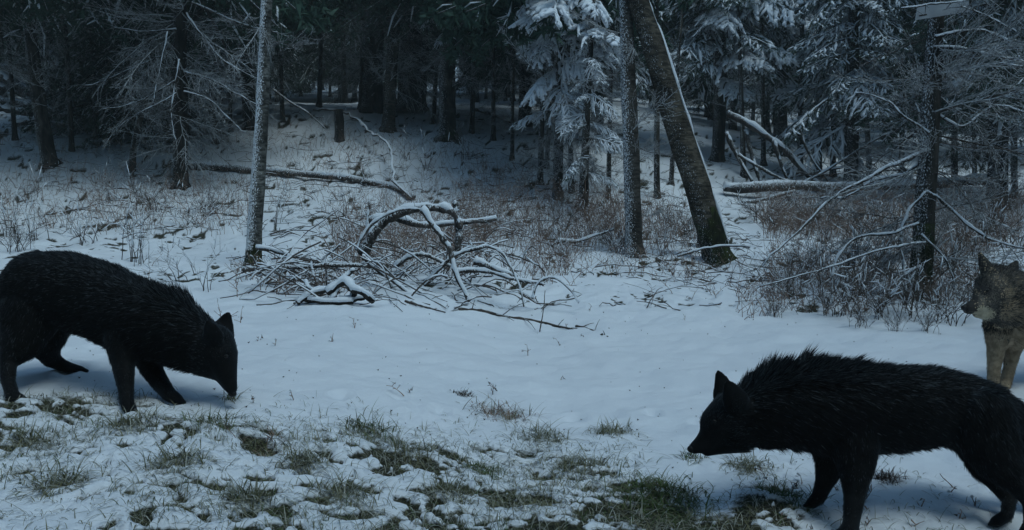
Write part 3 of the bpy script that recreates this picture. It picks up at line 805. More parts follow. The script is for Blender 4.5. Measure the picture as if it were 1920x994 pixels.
reg('t565', tree_at('spruce_tree', 'dark straight trunk standing before the bright snow gap', 'forest trees', [(567, 166), (563, 80), (560, 0)], (24, 20), M_BARKD, crown=CROWN_HIGH[1], crz=.4, seed=5))
reg('t700', tree_at('spruce_tree', 'thick black double trunk, left of the thin grey leaning one', 'forest trees', [(698, 208), (700, 100), (702, 0)], (36, 34), M_BARKD, crown=CROWN_HIGH[0], crz=2.4, seed=6))
reg('t725', tree_at('spruce_tree', 'black trunk merging with its neighbour behind the thin grey one', 'forest trees', [(727, 190), (724, 100), (722, 0)], (26, 24), M_BARKD, crown=CROWN_HIGH[1], crz=1.4, seed=7))
reg('t730', tree_at('aspen_tree', 'thin grey trunk curving up to the right between two thick black trunks', 'forest trees', [(727, 245), (733, 150), (740, 60), (742, 0)], (24, 17), M_ASPEN, top=11, seed=8))
reg('t775', tree_at('spruce_tree', 'thickest black trunk, near the top centre with roots spread in the snow', 'forest trees', [(772, 208), (776, 100), (778, 0)], (52, 46), M_BARKD, crown=CROWN_HIGH[0], crz=5, seed=9))
reg('t840', tree_at('spruce_tree', 'brown mossy trunk at top centre, its foot standing clear on open snow', 'forest trees', [(840, 260), (839, 180), (841, 80), (845, 0)], (32, 25), M_BARK, crown=CROWN_HIGH[0], crz=2, moss=.35, seed=10))
reg('t638', tree_at('spruce_tree', 'very thin dark trunk rising above the broken stump', 'forest trees', [(640, 190), (638, 100), (636, 0)], (12, 10), M_BARKD, crown=CROWN_HIGH[0], csc=.8, seed=11))
reg('t655', tree_at('spruce_tree', 'very thin dark trunk just left of the black double trunk', 'forest trees', [(657, 172), (655, 80), (652, 0)], (11, 9), M_BARKD, crown=CROWN_HIGH[1], csc=.8, crz=3, seed=12))
reg('s1045', tree_at('spruce_tree', 'spruce left of the straight flecked trunk, boughs heaped with the thickest snow', 'snow-laden spruces', [(1045, 372), (1047, 280), (1050, 150), (1052, 0)], (20, 17), M_BARK, top=9, seed=13))
reg('s1095', tree_at('spruce_tree', 'short slim mossy spruce trunk, left of the mid straight trunk', 'snow-laden spruces', [(1093, 402), (1095, 340), (1098, 260), (1105, 120)], (19, 12), M_BARK, top=6, seed=14))
reg('t1185', tree_at('aspen_tree', 'straight snow-flecked trunk just left of the big leaning one', 'forest trees', [(1190, 482), (1186, 350), (1178, 150), (1173, 0)], (34, 24), M_FLECK, top=11, seed=15))
reg('lean', tree_at('aspen_tree', 'big trunk leaning left with a line of snow down its right side, mossy foot', 'forest trees', [(1352, 486), (1322, 400), (1272, 240), (1225, 90), (1196, 0)], (54, 37), M_ASPEN, top=10, moss=.75, seed=16, flare=.2))
reg('s1315', tree_at('tree_stump', 'thin broken snag leaning on the foot of the leaning trunk', None, [(1318, 466), (1316, 430), (1313, 385)], (20, 17), M_BARKD, top=0, cat='stump', seed=17))
reg('r1735', tree_at('spruce_tree', 'dead-limbed spruce at right that carries the pale sign, with ragged branches', 'forest trees', [(1722, 560), (1732, 430), (1742, 250), (1750, 120), (1756, 20)], (40, 28), M_BARK, top=9, moss=.95, seed=18))
reg('r1595', tree_at('spruce_tree', 'short visible dark trunk behind the crossing logs on the right', 'snow-laden spruces', [(1593, 362), (1597, 270), (1600, 120), (1602, 0)], (26, 18), M_BARKD, top=10, crown=CROWN_LOW[0], crz=.5, moss=.5, seed=19))
reg('r1865', tree_at('spruce_tree', 'dark bushy-footed spruce trunk near the right edge behind the grey wolf', 'snow-laden spruces', [(1868, 390), (1872, 260), (1870, 100), (1872, 0)], (36, 26), M_BARKD, top=11, crown=CROWN_DARK[1], crz=1.5, seed=20))
reg('r1370', tree_at('spruce_tree', 'snow-laden spruce right of the leaning trunk, drooping boughs', 'snow-laden spruces', [(1345, 300), (1350, 200), (1352, 100), (1354, 0)], (24, 20), M_BARKD, top=10, crown=CROWN_LOW[1], crz=2.5, seed=21))
reg('r1450', tree_at('spruce_tree', 'spruce behind the crossed fallen poles right of centre', 'snow-laden spruces', [(1462, 290), (1465, 160), (1466, 0)], (26, 22), M_BARKD, top=11, crown=CROWN_LOW[0], crz=4.1, seed=22))
reg('r1700', tree_at('spruce_tree', 'spruce beyond the sign tree, boughs in dense frosted layers', 'snow-laden spruces', [(1668, 262), (1672, 150), (1676, 0)], (24, 20), M_BARKD, top=10, crown=CROWN_LOW[1], crz=5.1, seed=23))
reg('r1530', tree_at('spruce_tree', 'young spruce with heavy white boughs hanging above the long fallen log', 'snow-laden spruces', [(1533, 330), (1535, 200), (1536, 60)], (16, 12), M_BARK, top=7, seed=24))
reg('c930', tree_at('spruce_tree', 'low spruce right of the mossy trunk whose dead branches sweep over the snow', 'snow-laden spruces', [(985, 235), (985, 100), (986, 0)], (24, 20), M_BARKD, top=11, crown=CROWN_DARK[1], skirt=SKIRT[0], crz=4, seed=25))
reg('c1110', tree_at('spruce_tree', 'spruce deep behind the straight flecked trunk, dark between white boughs', 'snow-laden spruces', [(1120, 262), (1122, 100), (1124, 0)], (24, 20), M_BARKD, top=11, crown=CROWN_LOW[0], skirt=SKIRT[1], crz=3.3, seed=26))
reg('l200', tree_at('spruce_tree', 'dark dense spruce filling the top left, boughs down to the snow', 'forest trees', [(205, 232), (205, 100), (206, 0)], (26, 22), M_BARKD, top=11, crown=CROWN_DENSE, csc=1.0, skirt=SKIRT[0], crz=.3, seed=27))
reg('l95', tree_at('spruce_tree', 'thin stem with a hanging pale twig beside the log heap at far left', 'forest trees', [(100, 190), (99, 80), (98, 0)], (13, 11), M_BARKD, top=10, crown=CROWN_HIGH[1], csc=.85, crz=4.4, seed=28))
reg('l275', tree_at('spruce_tree', 'young dark green spruce reaching the snow just left behind the dead-branched spruce', 'forest trees', [(275, 258), (276, 120), (277, 0)], (18, 14), M_BARKD, top=10, crown=CROWN_DENSE, csc=.8, crz=2.3, seed=29))

# bare lower branches of the dead spruce
rt, pts, d = T['dead']
r = np.random.default_rng(5)
for k in range(46):
    py = r.uniform(20, 300); f_ = (350 - py) / 350
    c = P(338, py, d)
    rz = r.choice([r.uniform(-.9, .9), r.uniform(PI - .9, PI + .9), r.uniform(-2.3, -.9)], p=[.38, .42, .2])
    put(rt, DEAD[k % 5], c, rz, r.uniform(-.55, .1), r.uniform(.75, 1.45) * (.6 + .5 * f_), r.uniform(0, 6))
# small leaning stem with a whitened curve, by the dead spruce
reg('curve', tree_at('sapling', 'small leaning sapling with a snow-whitened stem, left of the dead-branched spruce', None, [(245, 320), (256, 250), (292, 130), (345, 60), (385, 10)], (13, 8), M_BARK, top=0, cat='sapling', seed=31))
for k, (px, py) in enumerate([(252, 270), (262, 230), (285, 160), (300, 120), (330, 75), (350, 55)]):
    put(T['curve'][0], DEAD[(k + 2) % 5], P(px, py, T['curve'][2]), [2.6, .2, 3.4, .5, -.4, 2.9][k], -.2, .45, k)

for k, (pp, r0, r1, dd) in enumerate([([(360, 5), (420, 30), (480, 52), (520, 60)], .02, .006, -.5), ([(350, 25), (385, 75), (420, 115), (488, 150)], .018, .006, -.6), ([(345, 135), (400, 150), (440, 172), (490, 198)], .02, .008, -.4),
                                     ([(345, 172), (390, 185), (425, 215), (460, 248)], .014, .005, -.7), ([(330, 55), (270, 58), (215, 52)], .014, .005, -.3), ([(314, 60), (304, 110), (292, 165), (288, 190)], .012, .006, -.8), ([(336, 112), (330, 160), (322, 205), (330, 262)], .013, .005, -.9),
                                     ([(330, 150), (280, 180), (230, 200), (190, 205)], .014, .005, -.4), ([(330, 175), (270, 205), (215, 240)], .012, .004, -.6), ([(335, 95), (240, 130), (160, 160)], .014, .004, .2)]):
    limb(T['dead'][0], [P(x_, y_, T['dead'][2] + dd) for x_, y_ in pp], r0 * 1.2, r1 * 1.2, 150 + k, True, 26)
THIN = [(28, 262, 9, 'left edge beyond the log heap'), (135, 285, 10, 'right of the far-left leaning trunk'), (182, 262, 9, 'before the dark dense spruce at top left'), (283, 262, 11, 'left of the dead-branched spruce'), (405, 268, 10, 'right of the dead-branched spruce'),
        (432, 250, 8, 'just left of the dark trunk behind the aspen'), (530, 228, 9, 'right of the pale aspen near the snow gap'), (598, 200, 9, 'left of the broken stump'), (675, 205, 8, 'touching the black double trunk on its left'), (812, 235, 9, 'left of the mossy trunk at top centre'),
        (884, 250, 10, 'right of the mossy trunk'), (925, 262, 9, 'beneath the sweeping dead boughs right of the mossy trunk'), (1012, 345, 12, 'left of the snow-heaped spruce'), (1024, 318, 9, 'close behind the snow-heaped spruce'), (1072, 360, 11, 'between the two slim spruce trunks'), (1140, 372, 10, 'left of the straight flecked trunk'),
        (1232, 372, 12, 'in the gap between straight and leaning trunks'), (1258, 345, 9, 'behind the leaning trunk, on its left'), (1395, 330, 10, 'over the left end of the level log'), (1432, 312, 9, 'rising among the crossed poles, left one'), (1500, 326, 12, 'rising among the crossed poles, right one'), (1562, 330, 11, 'just left of the trunk behind the crossed logs'),
        (1632, 335, 11, 'between the crossed-log trunk and the sign tree'), (1690, 350, 10, 'just left of the sign tree'), (1790, 352, 12, 'just right of the sign tree'), (1828, 345, 9, 'left of the bushy-footed spruce'), (1902, 372, 12, 'at the right edge beyond the grey wolf'), (960, 300, 8, 'on open snow right of the buried log')]
r = np.random.default_rng(8)
SK2 = [skirt_mesh(.3, 3.6, 21 + k, 34, .55) for k in range(4)]
for k, (px, py, w_, wh) in enumerate(THIN):
    ln_ = r.normal() * 14
    lv = px < 1130
    rt_, _, _ = tree_at('thin_spruce' if lv else 'dead_spruce', ('thin bare-twigged spruce ' if lv else 'thin dead spruce with bare twigs ') + wh, 'thin spruces with bare twigs', [(px, py), (px + ln_ * .4, py - 150), (px + ln_, py - 320)], (w_, w_ * .6), M_BARK, top=8.5 if lv else 5.5, crown=CROWN_SHADE[k % 2] if lv else None, seed=60 + k, cat='tree')
    c = bpy.data.objects.new('dead_branches', SK2[k % 4]); col.objects.link(c); c.parent = rt_; c['kind'] = 'stuff'
    c.rotation_euler = (0, 0, k * 1.3); c.scale = (.9, .9, .9)

# twigs of other foreground-ish trunks
for key, n_, lo, hi, s_ in (('t840', 14, 0, 150, .8), ('t700', 12, 0, 130, .9), ('t775', 16, 0, 140, .9), ('t565', 10, 0, 110, .9), ('behind', 12, 0, 180, .8), ('t725', 6, 0, 120, .8), ('t1185', 12, 60, 440, .55), ('r1735', 58, 60, 560, .72), ('s1095', 22, 180, 380, .6), ('s1045', 26, 150, 360, .75), ('r1595', 16, 150, 340, .7), ('r1865', 22, 40, 380, .7), ('lean_left', 8, 20, 200, .6), ('r1530', 12, 180, 320, .55), ('aspen', 4, 20, 90, .45), ('t730', 7, 10, 180, .4)):
    rt, pts, d = T[key]; pz = np.array([p[2] for p in pts])
    for k in range(n_):
        z = P(960, r.uniform(lo, hi), d)[2]
        c = np.array([np.interp(z, pz, [p[i_] for p in pts]) for i_ in range(3)])
        put(rt, DEAD[r.integers(5)], c, r.uniform(-PI, PI), r.uniform(-.6, .3), s_ * r.uniform(.6, 1.4), r.uniform(0, 6))

# live boughs with their snow on the nearer spruces
def dress(key, n_, lo, hi, s0, s1, src, seed, back=.25):
    rt, pts, d = T[key]; pz = np.array([p[2] for p in pts]); r = np.random.default_rng(seed)
    for k in range(n_):
        f_ = (k + r.random()) / n_; py = lo + (hi - lo) * f_
        z = P(960, py, d)[2]
        c = np.array([np.interp(z, pz, [p[i_] for p in pts]) for i_ in range(3)])
        rz = (k * 2.4 + r.uniform(-.4, .4)) % (2 * PI)
        if r.random() > back: rz = -abs(((rz + PI) % (2 * PI)) - PI)      # most towards the clearing
        put(rt, src[r.integers(len(src))], c, rz, r.uniform(-.5, .3), (s0 + (s1 - s0) * f_) * r.uniform(.65, 1.2), r.uniform(-.8, .8))
dress('s1045', 18, -260, 230, .8, 1.0, BOUGHS, 1)
dress('s1045', 11, -160, 120, .8, 1.05, HEAVY, 2, 0)
dress('s1095', 14, 60, 330, .35, .7, BOUGHS, 3)
dress('r1530', 22, -160, 250, .6, 1.0, HEAVY, 4, .1)
dress('r1595', 10, -100, 240, .9, 1.3, BOUGHS, 5, .1)
dress('r1370', 12, -160, 150, 1.1, 1.4, HEAVY, 6, .1)
dress('r1450', 10, -160, 110, 1.1, 1.4, BOUGHS, 7, .1)
dress('r1700', 12, -160, 150, 1.0, 1.4, HEAVY, 8, .1)
dress('r1865', 12, -160, 200, .8, 1.0, HEAVY, 9, .1)
dress('c1110', 10, -100, 180, 1.1, 1.4, BOUGHS, 12, .1)
dress('t840', 7, -80, 60, .6, .9, BOUGHS, 13, .3)

for key, rows, s0, sd_ in (('s1045', (-75, -35, 5, 50), 1.45, 5), ('r1370', (-80, -30, 20, 70), 1.75, 6), ('r1530', (-30, 20, 60, 110), 1.25, 7), ('r1450', (-60, 10), 1.7, 8), ('r1700', (-70, -10, 50), 1.5, 9), ('s1045', (130, 190), .9, 10)):
    rt, pts, d = T[key]; pz = np.array([p[2] for p in pts]); r = np.random.default_rng(sd_)
    for k, py in enumerate(rows):
        z = P(960, py, d)[2]; c = np.array([np.interp(z, pz, [p[i_] for p in pts]) for i_ in range(3)])
        put(rt, HEAVY[(k + sd_) % 3], c, -PI / 2 + [-.7, .35, -.2, .75][k % 4] + r.normal() * .1, r.uniform(-.25, .1), s0 * r.uniform(.9, 1.1), r.normal() * .2)
# traced limbs of the sign tree at right
rt, pts, d = T['r1735']
Lb = lambda L_, dd=0.: [P(x, y, d + dd) for x, y in L_]
for k, (pp, r0, r1, dd) in enumerate([
    ([(1738, 360), (1775, 382), (1830, 430), (1880, 452), (1960, 470)], .020, .009, -.25), ([(1736, 362), (1708, 392), (1692, 440), (1698, 500), (1706, 560)], .018, .010, -.15),
    ([(1735, 284), (1680, 310), (1620, 345), (1560, 380), (1500, 440), (1430, 500)], .026, .008, -.1), ([(1738, 300), (1690, 330), (1640, 340), (1585, 370), (1540, 372)], .020, .008, .1),
    ([(1722, 420), (1670, 440), (1600, 455), (1565, 520), (1570, 610)], .016, .010, -.2), ([(1750, 210), (1800, 240), (1860, 205), (1930, 220)], .014, .006, .15),
    ([(1742, 250), (1690, 215), (1660, 190), (1600, 175)], .013, .005, -.1), ([(1725, 500), (1690, 520), (1650, 560), (1630, 610)], .014, .008, -.3),
    ([(1728, 440), (1770, 480), (1790, 520), (1800, 560)], .012, .006, -.2), ([(1752, 90), (1810, 95), (1870, 110), (1925, 118)], .022, .010, -.1),
    ([(1754, 70), (1800, 62), (1850, 62), (1910, 90)], .018, .006, -.25), ([(1735, 455), (1650, 470), (1560, 500), (1480, 525), (1420, 540)], .012, .005, -.35)]):
    limb(rt, Lb(pp, dd), r0, r1, 50 + k, True, 16)

# snow down the upper side of the leaning trunk
rt, pts, d = T['lean']
p = spline(np.array(pts[:5]) - np.array(rt.location), 40)[3:]
R = np.linspace(29, 20, 37) * d / FPX
sm_ = MB(); off = np.stack([R * .80, -R * .18, R * .42], 1)
sm_.tubes(p + off, np.clip(.034 * (vnoise(np.arange(37) * .6, np.zeros(37), 2) * 1.5 - .25), .004, .03), 6, 0); sm_.build('snow', [M_SNOW], rt)

# the sign on the right-hand tree
rt2, pts2, d2 = T['r1735']
ds = d2 - .17
c0, c1, c2, c3 = P(1716, 38, ds), P(1820, 21, ds), P(1816, -2, ds), P(1721, 8, ds)
sg = MB(); th_ = np.array([0, .012, 0])
vv = np.array([c0, c1, c2, c3, c0 + th_, c1 + th_, c2 + th_, c3 + th_])
sg.add(vv, [[0, 1, 2], [0, 2, 3], [5, 4, 7], [5, 7, 6], [4, 5, 1], [4, 1, 0], [1, 5, 6], [1, 6, 2], [2, 6, 7], [2, 7, 3], [3, 7, 4], [3, 4, 0]])
sign = empty('sign', (c0 + c2) / 2); tag(sign, 'pale grey board fixed to the right-hand tree at the top edge', 'sign')
rel(sg.build('board', [simple('pale_board', (.26, .29, .32), (.34, .37, .40), 6, .6)], smooth=False), sign)
mk = MB(); m0, m1, m2, m3 = [P(x, y, ds) - np.array([0, .003, 0]) for x, y in ((1723, 31), (1738, 28.5), (1738, 26), (1723, 28.5))]
mk.add([m0, m1, m2, m3], [[0, 1, 2], [0, 2, 3]])
rel(mk.build('mark', [M_LITTER], smooth=False), sign)

for k, (pp, r0_, r1_) in enumerate([([(1690, 16), (1740, 9), (1800, 4), (1850, -6)], .010, .005), ([(1905, 60), (1850, 30), (1822, 18), (1800, 10)], .008, .003)]):
    limb(rt2, [P(x_, y_, ds - .12) for x_, y_ in pp], r0_, r1_, 190 + k, True, 10)
for k, key in enumerate(('t565', 't840', 't775', 'lean_left', 't730', 'behind', 't700', 't638')):
    c = bpy.data.objects.new('dead_branches', SKIRT[k % 2]); col.objects.link(c); c.parent = T[key][0]; c['kind'] = 'stuff'; c.rotation_euler = (0, 0, k * 1.1); c.location = (0, 0, .7)
# ------------------------------------------------------------------ the forest beyond, each tree its own
r = np.random.default_rng(21)
protos = []
for k in range(6):
    e = empty('spruce_tree', (0, 0, 0))
    tag(e, 'dark spruce deep in the forest behind the clearing, partly hidden by nearer trunks', 'tree', 'trees deep in the forest')
    trunk_arrays([(0, 0, -.3), (.05 * r.normal(), 0, 3), (.1 * r.normal(), .1, 8), (0, 0, 13.5)], [.09 + .03 * (k % 3), .08, .05, .01], 16, 8, 40 + k).build('trunk', [M_BARKD], e)
    c = bpy.data.objects.new('crown', (CROWN_DARK + CROWN_HIGH + CROWN_LOW)[k]); col.objects.link(c); c.parent = e
    if True:
        c = bpy.data.objects.new('dead_branches', SKIRT[k % 2]); col.objects.link(c); c.parent = e; c['kind'] = 'stuff'
    protos.append(e)
used = [False] * 6
spots = []
tries = 0
while len(spots) < 150 and tries < 6000:
    tries += 1
    y = r.uniform(21.5, 62); u = r.uniform(-.78, .78); x = u * y
    px = 960 + u * FPX
    lim = 24.5 if px < 1000 else 17.5
    if y < lim: continue
    if 500 < px < 600 and y < 40: continue
    if 600 < px < 870 and y < 31: continue
    if all((x - a) ** 2 + (y - b) ** 2 > (1.3 + (y - 20) * .02) ** 2 for a, b in spots): spots.append((x, y))
while len(spots) < 215:
    y = r.uniform(50, 82); x = r.uniform(-.8, .8) * y
    if all((x - a) ** 2 + (y - b) ** 2 > 2.2 for a, b in spots): spots.append((x, y))
# unseen trees at flanks and behind the camera, added to block low sky light
for x, y in [(-13.5, 12), (-15, 16), (-18, 20), (-11, 8.5), (-14, 9), (-12, 5), (-9.5, 3), (14, 12.5), (16, 15), (11.5, 8.5), (13, 5.5), (17, 20), (10, 3), (-8, -1), (8.5, -1.5), (-7, -5), (7.5, -6), (-3.5, -5), (0.5, -6.5), (4, -5), (-10, -6), (11, -7), (-5.5, -9), (2.5, -10), (-1.5, -11), (7, -11)]:
    spots.append((x, y))
ZONES = [(130, 'left of the thin leaning trunk at the far left'), (330, 'between the far-left leaning trunk and the dead-branched spruce'), (480, 'between the dead-branched spruce and the pale aspen'),
         (690, 'between the pale aspen and the black double trunk'), (840, 'behind the thick black trunks at top centre'), (1050, 'right of the mossy trunk at top centre'),
         (1200, 'behind the straight flecked trunk'), (1420, 'just right of the big leaning trunk'), (1600, 'behind the crossed fallen poles'), (1760, 'behind the tree that carries the sign'), (9999, 'at the far right beyond the sign tree')]
for k, (x, y) in enumerate(spots):
    px = 960 + x / max(y, .1) * FPX
    i_ = r.integers(6) if (x > 0 and y > 0) else r.integers(4)
    if px < 1000 and y > 0 and y < 40 and r.random() < .7: i_ = 2 + r.integers(2)
    if not used[i_]: o = protos[i_]; used[i_] = True
    else: o = copy_tree(protos[i_])
    if y < 16: z_ = 'unseen dark spruce around the clearing, added to block low sky light'; gr = 'unseen trees around the clearing'
    else:
        zn = next(t_ for q_, t_ in ZONES if px < q_)
        z_ = ('snow-dusted' if i_ > 3 else 'dark') + (' spruce ' if y < 38 else ' distant spruce ') + zn; gr = z_.replace('spruce', 'spruces')
    tag(o, z_, 'tree', gr)
    o.location = (x, y, float(base_z(x, y))); o.rotation_euler = (r.normal() * .02, r.normal() * .02, r.uniform(0, 6.28))
    s_ = r.uniform(.8, 1.2); o.scale = (s_, s_, s_)
for i_ in range(6):
    if not used[i_]:
        for ch in list(protos[i_].children): bpy.data.objects.remove(ch)
        bpy.data.objects.remove(protos[i_])

# ------------------------------------------------------------------ fallen logs and branches
def fallen(name, label, cat, pp, r0, r1, d=None, group=None, seed=0, twigs=0, wood=None, snow=True, lift=.0):
    """pp: pixels; d: one depth, a list of depths, or None to lie on the ground"""
    if d is None: pts = [G(x, y) + [0, 0, lift + r0 * .6] for x, y in pp]
    elif np.isscalar(d): pts = [P(x, y, d) for x, y in pp]
    else: pts = [P(x, y, q_) for (x, y), q_ in zip(pp, d)]
    pts = np.array(pts); base = pts.mean(0)
    o = limb(None, pts - base, r0, r1, seed, snow, twigs, name, wood)
    o.location = base
    return tag(o, label, cat, group)
dl = G(338, 335)[1]
fallen('fallen_log', 'long thin snow-covered log lying across from the dead-branched spruce', 'log', [(352, 311), (420, 315), (500, 323), (600, 330), (690, 340), (745, 350), (775, 368)], .095, .05, [G(x_, y_ + 9)[1] for x_, y_ in [(352, 311), (420, 315), (500, 323), (600, 330), (690, 340), (745, 350), (775, 368)]], seed=1)
dq = G(640, 225)[1]
fallen('fallen_branch', 'thin snowy branch bowing from the stump down to the log end', 'branch', [(588, 206), (640, 210), (680, 232), (715, 268), (752, 300), (768, 335), (772, 372)], .028, .02, list(np.linspace(dq, G(772, 385)[1], 7)), seed=2, twigs=8)
b = reg('stump', tree_at('tree_stump', 'short broken stump with a snow cap under the bowed branch', None, [(637, 264), (636, 235), (634, 205)], (17, 17), M_BARKD, top=0, cat='stump', seed=33))
fallen('fallen_branch', 'snowy branch sloping down to the right just beside the pale aspen', 'branch', [(512, 168), (545, 192), (580, 215), (612, 243)], .03, .012, G(600, 262)[1], seed=3, twigs=6)
# left heap of logs
dh = G(60, 240)[1]
for k, (pp, rr, dd) in enumerate([([(-20, 136), (20, 128), (60, 112)], .13, 0), ([(-5, 136), (25, 158), (70, 180), (110, 205)], .14, -.4), ([(-20, 186), (40, 196), (90, 205), (130, 222)], .12, -.5), ([(70, 178), (110, 196), (150, 212)], .16, .1), ([(-20, 200), (20, 206), (60, 214)], .10, -.6), ([(30, 232), (70, 228), (120, 236)], .09, -.7), ([(60, 112), (95, 104), (115, 130)], .13, .5), ([(-10, 160), (30, 172), (60, 190)], .09, -.2)]):
    fallen('fallen_log', ['thick upper log of the heap at the far left', 'slanting log crossing down the heap at the far left', 'long low log of the left heap passing behind the thin trunk', 'short thick log right of the thin trunk in the left heap', 'lowest log end at the left edge of the heap', 'small log half buried before the left heap', 'log end sticking up at the top of the left heap', 'thin dark log between the two upper logs of the left heap'][k], 'log', pp, rr, rr * .8, dh + dd, 'logs heaped at the left', 60 + k)
# centre back
fallen('fallen_log', 'log propped against the thickest black trunk from the left', 'log', [(640, 172), (665, 158), (700, 142)], .10, .09, G(700, 190)[1], seed=4)
fallen('fallen_log', 'snowy log leaning up to the right between the thick and the mossy trunk', 'log', [(790, 140), (820, 116), (850, 84), (875, 50)], .10, .05, G(790, 212)[1], seed=5)
fallen('fallen_log', 'short snowy log lying just right of the mossy trunk', 'log', [(888, 208), (920, 218), (960, 232)], .08, .06, None, seed=6)
fallen('fallen_branch', 'bare dark stick poking from snow above the reddish weeds', 'branch', [(885, 328), (905, 340), (925, 352)], .03, .02, None, seed=8)
# right: long log and crossed poles
dr_ = G(1420, 375)[1]
fallen('fallen_log', 'long level log topped with snow behind the leaning trunk', 'log', [(1358, 352), (1450, 350), (1560, 352), (1700, 350), (1850, 338)], .11, .09, [dr_, dr_, dr_ + .1, dr_ + .2, dr_ + .3], seed=9)
fallen('fallen_branch', 'thin dark pole lying below the long level log', 'branch', [(1365, 383), (1420, 375), (1490, 358)], .04, .03, dr_ - .3, seed=10)
for k, (pp, rr, dd) in enumerate([([(1365, 212), (1420, 245), (1470, 280), (1515, 330), (1560, 360)], .08, .8), ([(1362, 250), (1380, 290), (1410, 340)], .055, .5), ([(1398, 245), (1412, 300), (1425, 340)], .055, .9), ([(1450, 262), (1462, 300), (1475, 335)], .05, .4), ([(1385, 290), (1440, 320), (1500, 345), (1545, 350)], .035, .2), ([(1600, 310), (1540, 320), (1470, 335)], .03, 1.0), ([(1500, 240), (1515, 285), (1555, 345)], .03, .6), ([(1700, 240), (1640, 262), (1580, 300), (1500, 345)], .035, .5)]):
    fallen('fallen_pole', ['longest grey pole slanting down right of the leaning trunk', 'leftmost curved prop under the grey poles', 'second curved prop under the grey poles', 'third prop under the slanting grey pole', 'thin low pole running right beneath the props', 'thin pole rising to the right behind the props', 'dark bent pole near the foot of the right-hand trunk', 'pale pole sloping up right toward the sign tree'][k], 'pole', pp, rr, rr * .6, dr_ + dd, 'crossed fallen poles', 80 + k, 5)

# the brush pile in the middle
bd = G(790, 545)[1]
def brush(label, pp, rr, dd, seed, tw=4, name='fallen_branch', taper=.6):
    return fallen(name, label, 'branch', pp, rr, rr * taper, [bd + q_ for q_ in dd] if not np.isscalar(dd) else bd + dd, 'branches of the brush pile', seed, tw)
brush('thick snowy branch forming the arch of the brush pile', [(680, 478), (700, 440), (735, 408), (790, 392), (845, 398), (862, 425), (858, 470)], .060, .35, 101, 5)
brush('slim branch arching just over the main arch, left part', [(668, 470), (690, 425), (725, 400), (770, 390), (800, 392)], .018, .1, 102, 5)
brush('straight snowy stick leaning down right from the arch top', [(792, 394), (820, 430), (842, 465), (850, 500), (880, 565)], .034, -.1, 103, 3)
brush('short snow-capped broken post at the right of the arch', [(862, 440), (856, 410), (852, 380)], .045, .5, 104, 0, 'broken_post')
brush('long low branch from the aspen foot to the pile centre', [(480, 465), (540, 478), (600, 492), (660, 494)], .026, .5, 105, 8)
brush('smooth branch bowing across the front left of the pile', [(455, 505), (530, 500), (620, 498), (690, 497), (730, 520), (768, 558)], .024, -.1, 106, 8)
brush('branch falling steeply to the right front of the arch', [(680, 480), (700, 500), (735, 525), (770, 555)], .026, -.2, 107, 4)
brush('forked stick crossing the foot of the leaning stick', [(795, 535), (825, 505), (855, 480), (915, 462)], .026, .1, 108, 5)
brush('bowed branch at the right of the pile', [(850, 510), (900, 507), (945, 520), (985, 532), (1020, 535)], .024, 0, 109, 6)
brush('thin curved stick reaching down at the far right of the pile', [(915, 462), (945, 480), (970, 530), (982, 575)], .014, -.1, 110, 3)
brush('low thick limb lying behind the pile at right', [(890, 490), (930, 505), (970, 520)], .04, .5, 111, 3)
brush('arched twig at the right end with its tip in the snow', [(998, 560), (1010, 530), (1040, 522), (1070, 545), (1085, 568)], .013, -.1, 112, 3)
brush('short dark upright stick left of the arch', [(690, 470), (688, 420), (692, 378)], .02, .5, 113, 6)
brush('snowy limb lying across the inside of the arch', [(740, 500), (770, 480), (800, 478), (845, 500)], .03, .3, 114, 5)
brush('thick old limb behind the arch top', [(690, 415), (740, 405), (800, 420), (870, 415), (930, 410)], .045, .9, 115, 6)
# tangled thin brush of the pile
r = np.random.default_rng(77)
tg = MB()
for (cx, cy, wx, wy, n_, hh) in ((555, 522, 70, 34, 75, .30), (720, 505, 90, 45, 45, .40), (880, 510, 90, 40, 60, .34), (700, 440, 90, 30, 30, .4), (870, 440, 70, 30, 30, .35)):
    for k in range(n_):
        c = G(cx + r.normal() * wx * .55, cy + abs(r.normal()) * wy * .4 + r.uniform(-.3, .7) * wy)
        c[2] += r.uniform(0, hh) * .9
        a_ = r.choice([r.normal() * .5, r.uniform(-PI, PI), r.uniform(-PI, PI)]); L_ = r.uniform(.2, .75)
        dv = np.array([math.cos(a_), math.sin(a_) * .7, r.uniform(-.8, .8)]) * L_
        f = np.linspace(-.5, .5, 6)[:, None]
        pt = c + dv * f + np.array([0, 0, 1]) * (.25 - f ** 2) * r.uniform(0, .35) + np.cumsum(r.normal(size=(6, 3)), 0) * .008
        pt[:, 2] = np.maximum(pt[:, 2], base_z(pt[:, 0], pt[:, 1]) + .005)
        rr = r.uniform(.003, .009)
        tg.tubes(pt, rr, 4, 0)
        i0 = r.integers(0, 3); tg.tubes(pt[i0:i0 + 4] + [0, 0, rr * .75], rr * 1.3, 4, 2)
tag(tg.build('brushwood', [M_TWIG, M_DUST, M_SNOW]), 'tangle of thin snow-dusted sticks filling the brush pile', 'brushwood', None, 'stuff')
